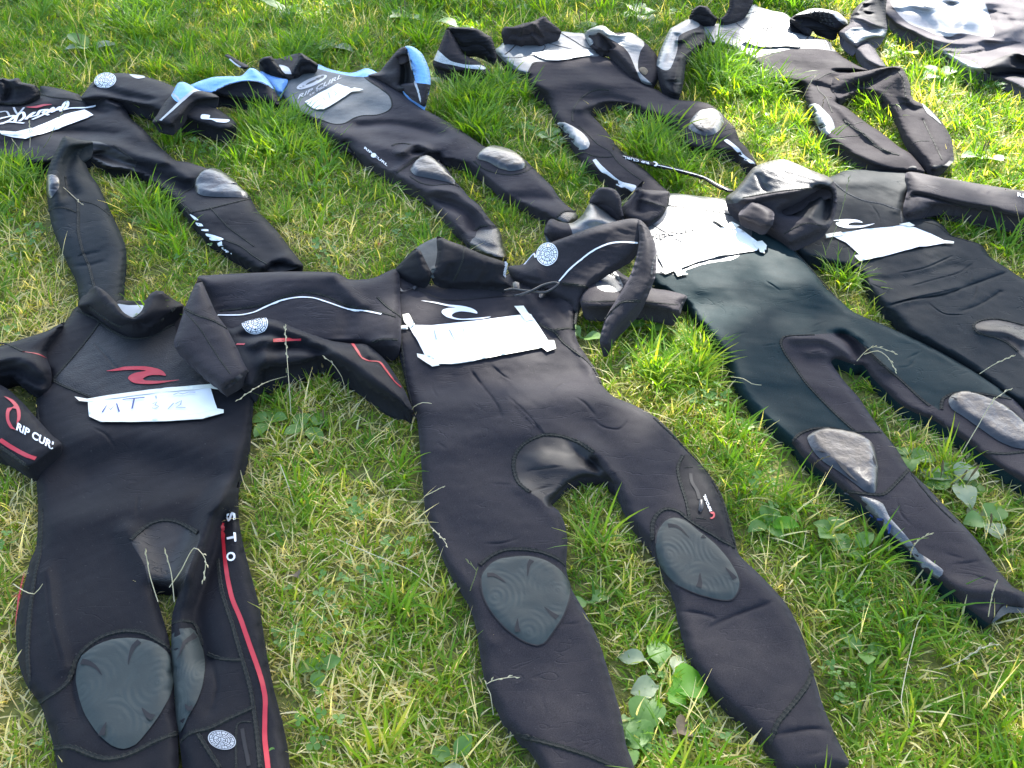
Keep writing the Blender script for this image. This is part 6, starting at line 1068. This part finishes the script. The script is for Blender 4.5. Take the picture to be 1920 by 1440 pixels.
# ================================================================== broad-leaved plantains
def leafmesh(parent, base, az, Ln, wd, lift, curl, mat, seed, fold=.25):
    r = random.Random(seed); V, F = [], []; nu, nv = 7, 4
    for i in range(nu+1):
        f = i/nu
        if f < .18: hw = .10
        else:
            g_ = (f-.18)/.82; hw = .12*(1-g_)+math.sin(math.pi*min(1, g_**.8))**.75*.5
        if i == nu: hw = .03
        ang = lift-curl*f; xx = Ln*(math.sin(lift+.0001)-math.sin(ang))/(curl+.0001) if False else Ln*f*math.cos(ang); zz = Ln*f*math.sin(ang)
        for j in range(nv+1):
            s = (j/nv-.5)*2; w = wd*hw*s
            wob = .05*wd*math.sin(f*9+s*3+seed)
            V.append((xx+wob*.4, w+wob*.5, zz+abs(s)*fold*wd*hw+r.uniform(-.03, .03)*wd))
    for i in range(nu):
        for j in range(nv):
            a_ = i*(nv+1)+j; F.append((a_, a_+1, a_+nv+2, a_+nv+1))
    ca, sa = math.cos(az), math.sin(az)
    V = [(base[0]+x*ca-y*sa, base[1]+x*sa+y*ca, max(.006, base[2]+z)) for x, y, z in V]
    return meshobj('leaf', V, F, mat, parent)
def spike(parent, base, h, lean, az, mat='spike_brown', name='seed_spike', frac=.45, r=.0026):
    t = np.linspace(0, 1, 9); X = base[0]+np.cos(az)*lean*h*t**1.6; Yy = base[1]+np.sin(az)*lean*h*t**1.6; Z = base[2]+h*t
    rad = np.where(t < 1-frac, .0010, r); rad[-1] = .001
    return tube(name, np.stack([X, Yy, Z], 1), rad, mat, parent, 6)
def plantain(x, y, leaves, label, spikes=0, seed=0, size=.06, mats=('leaf_plantain',)):
    p = at(x, y, .012); rt = empty('plantain_plant', p); tag(rt, label, 'plant', 'broad-leaved plantains in the lawn')
    r = random.Random(seed); a0 = r.random()*6.28
    for k in range(leaves):
        leafmesh(rt, p, a0+k*6.283/leaves+r.gauss(0, .25), size*r.uniform(.7, 1.25), size*r.uniform(.5, .75), r.uniform(.15, .75), r.uniform(.2, .7), mats[k % len(mats)], seed*31+k)
    for k in range(spikes):
        spike(rt, (p[0]+r.gauss(0, .02), p[1]+r.gauss(0, .02), 0), size*r.uniform(.75, 1.2), r.uniform(0, .3), r.random()*6.28)
    return rt
# the plantain between the centre suit's ankles, leaf by leaf
p = at(1255, 1300, .015); rt = empty('plantain_plant', p); tag(rt, 'plantain with one bright green leaf between the legs of the centre wetsuit', 'plant', 'broad-leaved plantains in the lawn')
for (x0, y0, x1, y1, w, lf, m_, sd_) in ((1252, 1292, 1325, 1270, .062, .35, 'leaf_bright', 1), (1240, 1290, 1190, 1282, .04, .2, 'leaf_pale', 2), (1225, 1300, 1205, 1352, .056, .25, 'leaf_plantain', 3), (1240, 1255, 1232, 1190, .038, .25, 'leaf_plantain', 4), (1250, 1300, 1282, 1310, .03, .5, 'leaf_bright', 5), (1215, 1240, 1165, 1215, .03, .1, 'leaf_pale', 6), (1180, 1345, 1215, 1385, .045, .15, 'leaf_plantain', 7), (1262, 1265, 1280, 1215, .025, .15, 'leaf_pale', 8)):
    q0, q1 = at(x0, y0, .02), at(x1, y1, .035); dv = q1-q0
    leafmesh(rt, q0, math.atan2(dv.y, dv.x), dv.length*1.08, w, lf, .4, m_, sd_)
for args in ((1790, 905, 6, 'large plantain rosette between the legs of the teal wetsuit', 3, 3, .07), (1700, 860, 4, 'plantain just below the inner leg of the teal wetsuit', 0, 4, .06), (1560, 1000, 4, 'plantain left of the lower leg of the teal wetsuit', 1, 5, .05),
             (1440, 985, 5, 'leafy plantain right of the pocket of the centre wetsuit', 0, 6, .055), (575, 800, 4, 'plantain in the grass between the two front wetsuits', 2, 7, .06), (505, 790, 4, 'plantain hugging the right side of the red-wave wetsuit', 0, 8, .055),
             (600, 690, 3, 'plantain under the red-striped sleeve', 2, 9, .06), (1210, 610, 3, 'plantain beneath the arching right sleeve of the centre wetsuit', 0, 10, .07), (1090, 635, 2, 'plantain leaf by the right armpit of the centre wetsuit', 0, 11, .06),
             (850, 1425, 3, 'plantain at the bottom edge left of the centre wetsuit ankle', 0, 12, .05), (1170, 1400, 4, 'plantain beside the left ankle of the centre wetsuit', 0, 13, .05), (1105, 1130, 2, 'small plantain by the left knee of the centre wetsuit', 0, 14, .045),
             (1745, 395, 5, 'plantain with seed spikes in the armpit of the slate wetsuit', 3, 15, .07), (1880, 400, 5, 'plantain with seed spikes under the slate sleeve', 4, 16, .075), (1760, 145, 4, 'sunlit plantain below the crumpled wetsuit', 0, 17, .09), (1690, 105, 3, 'plantain beside the sleeve of the crumpled wetsuit', 0, 18, .08),
             (1030, 260, 4, 'plantain beside the left knee of the silver-chested wetsuit', 1, 19, .08), (1150, 300, 3, 'plantain between the legs of the silver-chested wetsuit', 1, 20, .08), (815, 145, 3, 'bright plantain beside the blue sleeve', 0, 21, .09), (860, 55, 4, 'pale plantain behind the black sleeve loop', 1, 22, .10),
             (1100, 55, 4, 'plantain behind the collar of the silver-chested wetsuit', 2, 23, .10), (620, 92, 4, 'plantain behind the blue-shouldered wetsuit', 0, 24, .10), (250, 40, 5, 'plantain in the far grass at the top left', 2, 25, .11), (540, 25, 5, 'plantain with tall spikes in the far grass', 5, 26, .11),
             (360, 28, 4, 'plantain near the top edge left of the tall spikes', 3, 27, .11), (760, 40, 4, 'plantain in the far grass behind the blue shoulders', 2, 28, .11), (960, 15, 4, 'plantain at the top edge behind the standing collar', 4, 29, .11), (1200, 30, 4, 'plantain at the top edge between the two back wetsuits', 2, 30, .11),
             (1620, 1225, 3, 'small plantain in the open grass at the lower right', 0, 31, .045), (1600, 1030, 3, 'small plantain left of the shin of the teal wetsuit', 0, 32, .045), (1850, 980, 4, 'plantain right of the shin of the teal wetsuit', 1, 33, .06), (600, 1255, 4, 'plantain in the grass left of the centre wetsuit calf', 0, 34, .04), (1840, 300, 3, 'plantain in the sunlit grass at the right', 2, 35, .08), (170, 95, 4, 'plantain in the far grass near the left edge', 1, 36, .10)):
    plantain(*args[:4], spikes=args[4], seed=args[5], size=args[6], mats=('leaf_plantain', 'leaf_bright') if args[5] in (17, 18, 21, 6) else ('leaf_plantain', 'leaf_pale') if args[5] % 3 == 0 else ('leaf_plantain',))

# ================================================================== single grass stalks that stand out
def stalk(pts3, label, mat='stalk_straw', r=.0011, ears=0):
    q = spline(np.array(pts3), False, .012); P = unp(q[:, :2], q[:, 2])
    rt = empty('grass_stalk', tuple(P[0])); tag(rt, label, 'grass stalk', 'single stalks standing out of the lawn')
    tube('stem', P, np.linspace(r, r*.6, len(P)), mat, rt, 5)
    for k in range(ears):
        i = len(P)-1-int(k*max(1, len(P)*.4/ears)); c0 = P[i]; s = 1 if k % 2 else -1
        d_ = P[max(0, i)]-P[max(0, i-2)]; d_ = d_/(np.linalg.norm(d_)+1e-9); sd2 = np.array((-d_[1], d_[0], .1))*s
        tube('ear', [c0, c0+d_*.004+sd2*.0025, c0+d_*.009+sd2*.002], [.0006, .0013, .0004], mat, rt, 5)
    return rt
S_ = ((tr('a3', 805, 1330, 795, 1150, 780, 950, 762, 690), (.0, .06, .10, .15), 'tall pale stalk in front of the red-striped sleeve', 9), (tr('a3', 830, 1000, 650, 1050, 540, 1110, 455, 1170), (.02, .07, .08, .07), 'pale stalk leaning onto the side of the red-wave wetsuit', 8),
      (tr('a3', 1590, 1280, 1620, 1220, 1680, 1190, 1740, 1197), (.02, .07, .09, .09), 'yellow blade bending over the flank of the centre wetsuit', 0), (tr('a3', 1170, 1130, 1140, 1020, 1080, 930, 1030, 893), (.0, .05, .08, .09), 'curved stalk below the red-striped sleeve', 4),
      (tr('a5', 140, 620, 180, 660, 210, 690, 232, 722), (.03, .05, .06, .06), 'seed stalk lying on the outer thigh of the centre wetsuit', 6), (tr('a5', 110, 450, 150, 430, 180, 415, 207, 400), (.03, .06, .07, .08), 'short stalk poking over the hip of the centre wetsuit', 3), (tr('a5', 340, 1050, 375, 950, 400, 870, 355, 825), (.01, .06, .09, .10), 'green hooked stalk beside the left knee of the centre wetsuit', 4),
      (tr('a6', 165, 860, 150, 760, 130, 715, 190, 690, 265, 680), (.01, .04, .06, .07, .075), 'bent stalk across the left calf of the centre wetsuit', 5), (tr('d1', 970, 420, 920, 260, 895, 120), (.04, .08, .12), 'thin stalk at the crotch of the red-wave wetsuit, leftmost of three', 3), (tr('d1', 1070, 420, 1050, 240, 1015, 115), (.04, .08, .12), 'thin stalk at the crotch of the red-wave wetsuit, middle of three', 4),
      (tr('d1', 1040, 330, 1110, 230, 1190, 90, 1260, 160, 1250, 280), (.05, .09, .13, .13, .11), 'drooping stalk at the crotch of the red-wave wetsuit, rightmost of three', 6), (tr('d1', 80, 310, 140, 350, 210, 372, 262, 310), (.03, .05, .06, .08), 'pale blade curling over the outer thigh of the red-wave wetsuit', 0),
      (tr('c2', 380, 1200, 440, 1130, 500, 1095, 615, 1130), (.03, .07, .10, .10), 'pale arching stalk over the crotch of the teal wetsuit', 6), (tr('c2', 440, 1140, 520, 1120, 580, 1160, 622, 1232), (.06, .09, .09, .07), 'lower of two pale stalks over the crotch of the teal wetsuit', 5), (tr('c2', 1115, 1255, 1200, 1200, 1305, 1152), (.04, .07, .10), 'pale stalk between the teal and slate wetsuits', 6),
      (tr('c2', 190, 590, 250, 460, 310, 290, 350, 105), (.02, .08, .14, .20), 'tall green seed stalk in front of the slate chest', 8), (tr('c3', 1560, 770, 1650, 620, 1740, 470, 1830, 405), (.02, .08, .13, .15), 'long stalk crossing the shiny knee pad at the right', 5), (tr('c3', 690, 890, 700, 840, 740, 810, 775, 795), (.02, .05, .07, .08), 'brown drooping spike over the left shiny knee pad', 8),
      (tr('c4', 780, 980, 790, 920, 840, 860, 905, 828), (.02, .06, .08, .10), 'seed head over the shin of the teal wetsuit', 9), (tr('c4', 1275, 1400, 1285, 1320, 1310, 1200, 1330, 1145), (.02, .06, .10, .12), 'branched stalk in front of the teal wetsuit cuff', 6), (tr('c3', 215, 330, 290, 340, 340, 370, 395, 378), (.03, .06, .06, .055), 'white blade lying over the left hip of the teal wetsuit', 0),
      ([(1705, 1365), (1690, 1310), (1720, 1170), (1735, 1150)], (.01, .03, .05, .06), 'crooked straw in the open grass at the lower right', 0), ([(1760, 1255), (1800, 1240), (1840, 1215), (1865, 1208)], (.01, .03, .05, .05), 'pale seed head lying at the lower right', 7), (tr('b1', 300, 700, 380, 750, 470, 830, 545, 905), (.09, .10, .09, .07), 'seed stalk crossing the folded leg of the left edge wetsuit', 8),
      (tr('b1', 230, 560, 290, 480, 340, 380, 410, 230), (.02, .08, .14, .18), 'thin dark stalk in front of the cursive lettering', 6), (tr('b1', 180, 560, 185, 450, 180, 360), (.03, .08, .12), 'upright stalk in front of the paper strip at the left edge', 6), (tr('b1', 150, 590, 130, 540, 80, 470), (.03, .07, .11), 'straw stalk below the paper strip at the left edge', 3), (tr('b7', 110, 800, 160, 700, 190, 650, 215, 625), (.03, .08, .1, .11), 'seed stalk by the hip of the slotted-chest wetsuit', 5),
      (tr('b7', 230, 1080, 265, 930, 285, 800, 330, 795), (.02, .08, .12, .12), 'brown stalk in front of the silver knee of the slotted-chest wetsuit', 6), ([(630, 1010), (700, 1040), (770, 1070), (820, 1110)], (.02, .05, .05, .03), 'long straw lying between the two front wetsuits', 0), ([(525, 870), (540, 910), (552, 950)], (.07, .05, .02), 'straw beside the thigh of the red-wave wetsuit', 0))
for pts2, zz, lb, ears in S_:
    stalk([(p_[0], p_[1], z_) for p_, z_ in zip(pts2, zz)], lb, 'stalk_green' if 'green' in lb or 'dark' in lb else 'spike_brown' if 'brown' in lb else 'stalk_straw', .0010, ears)
# fallen leaves and a scrap of bark
for (x, y, s_, az, m_, lb) in ((1262, 1375, .05, .4, 'dead_leaf', 'crumpled grey-brown dead leaf beside the left ankle of the centre wetsuit'), (250, 1095, .02, 1., 'bark_red', None), (560, 1085, .03, 2.2, 'dead_leaf', 'small tan dead leaf in the grass between the front wetsuits'), (20, 1120, .03, .2, 'bark_red', 'reddish dead leaf at the left edge beside the front wetsuit'), (708, 462, .04, 1.3, 'bark_red', 'reddish scrap of bark in the grass behind the centre wetsuit')):
    if lb is None: continue
    b0 = at(x, y, .02); rt = empty('fallen_leaf', b0); tag(rt, lb, 'dead leaf', 'fallen scraps on the lawn')
    o = leafmesh(rt, b0, az, s_, s_*(.75 if m_ == 'dead_leaf' else .25), .35, .9, m_, int(x), .5); o.name = 'blade'

# ================================================================== the tree beyond the top of the picture whose crown is shaped to dapple the lawn
LIT = [(600, 30, 800, 75, .55), (1250, 30, 300, 60, .8), (1680, 110, 460, 240, 1.3), (1850, 290, 280, 170, 1.3), (1300, 120, 240, 110, .8), (1240, 710, 230, 220, 1.7), (1370, 410, 190, 75, 1.5), (1660, 440, 170, 70, .95), (900, 640, 190, 80, 1.1), (980, 770, 170, 80, .5), (600, 190, 150, 65, .55), (1060, 100, 180, 75, .9),
       (500, 290, 150, 70, .4), (100, 230, 130, 60, .55), (300, 765, 150, 55, .4), (1760, 1400, 200, 90, .5), (960, 400, 120, 60, .4), (1580, 850, 90, 60, .5), (1860, 790, 90, 60, .5), (330, 340, 120, 70, .4)]
def litmap(px): return np.clip(sum(a_*np.exp(-((px[:, 0]-x)/rx)**2-((px[:, 1]-y)/ry)**2) for x, y, rx, ry, a_ in LIT), 0, 1)
tr_ = random.Random(5); sv = np.array(SUNV)
TB = Vector((2.6, 9.4, 0)); tree = empty('broadleaf_tree', TB); tag(tree, 'broad-leaved tree standing beyond the lawn and shading it', 'tree')
cl_, tries = [], 0
while len(cl_) < 950 and tries < 16000:
    tries += 1
    gx, gy, hz = tr_.uniform(-3.4, 3.6), tr_.uniform(.2, 5.4), tr_.uniform(4.2, 7.4)
    c0 = np.array((gx, gy, 0))+sv*(hz/sv[2]); q = topx(np.array([(gx, gy, .03)]))
    l_ = litmap(q)[0] if (-80 < q[0, 0] < 2000 and -80 < q[0, 1] < 1500) else (.8 if q[0, 0] > 1300 and q[0, 1] < 500 else .4)
    if tr_.random() < (1-l_)**1.3: cl_.append(c0)  # leaf clusters thinned out where LIT wants sun on the lawn
cl_ = np.array(cl_)
V, F = [], []
for c0 in cl_:
    for _ in range(24):
        p0 = c0+np.array([tr_.gauss(0, .10), tr_.gauss(0, .10), tr_.gauss(0, .09)])
        a_, b_ = tr_.uniform(0, 6.283), tr_.gauss(0, .5); s_ = tr_.uniform(.05, .085)
        u_ = np.array((math.cos(a_)*math.cos(b_), math.sin(a_)*math.cos(b_), math.sin(b_))); w_ = np.cross(u_, (0, 0, 1)); w_ /= np.linalg.norm(w_)+1e-9
        w_ = w_*math.cos(.4)+np.array((0, 0, 1))*math.sin(tr_.uniform(-.5, .5))
        k = len(V); V += [p0-u_*s_, p0+w_*s_*.5, p0+u_*s_, p0-w_*s_*.5]; F.append((k, k+1, k+2, k+3))
o = meshobj('crown', np.array(V), F, 'leaf_tree', tree, smooth=False); o['kind'] = 'stuff'
t = np.linspace(0, 1, 10); tube('trunk', np.stack([TB.x-.5*t**2, TB.y-.6*t, 5.4*t], 1), .26*(1-t*.55), 'tree_bark', tree, 10)
topp = np.array((TB.x-.45, TB.y-.55, 5.0))
for k in range(16):
    c0 = cl_[(k*57) % len(cl_)]; t = np.linspace(0, 1, 8)[:, None]; h0 = np.array((TB.x-.3, TB.y-.4, 3.2+.12*k))
    tube('limb', h0*(1-t)+c0*t+np.array((0, 0, .5))*np.sin(t*math.pi)*.5, (.075*(1-t[:, 0])+.012), 'tree_bark', tree, 7)
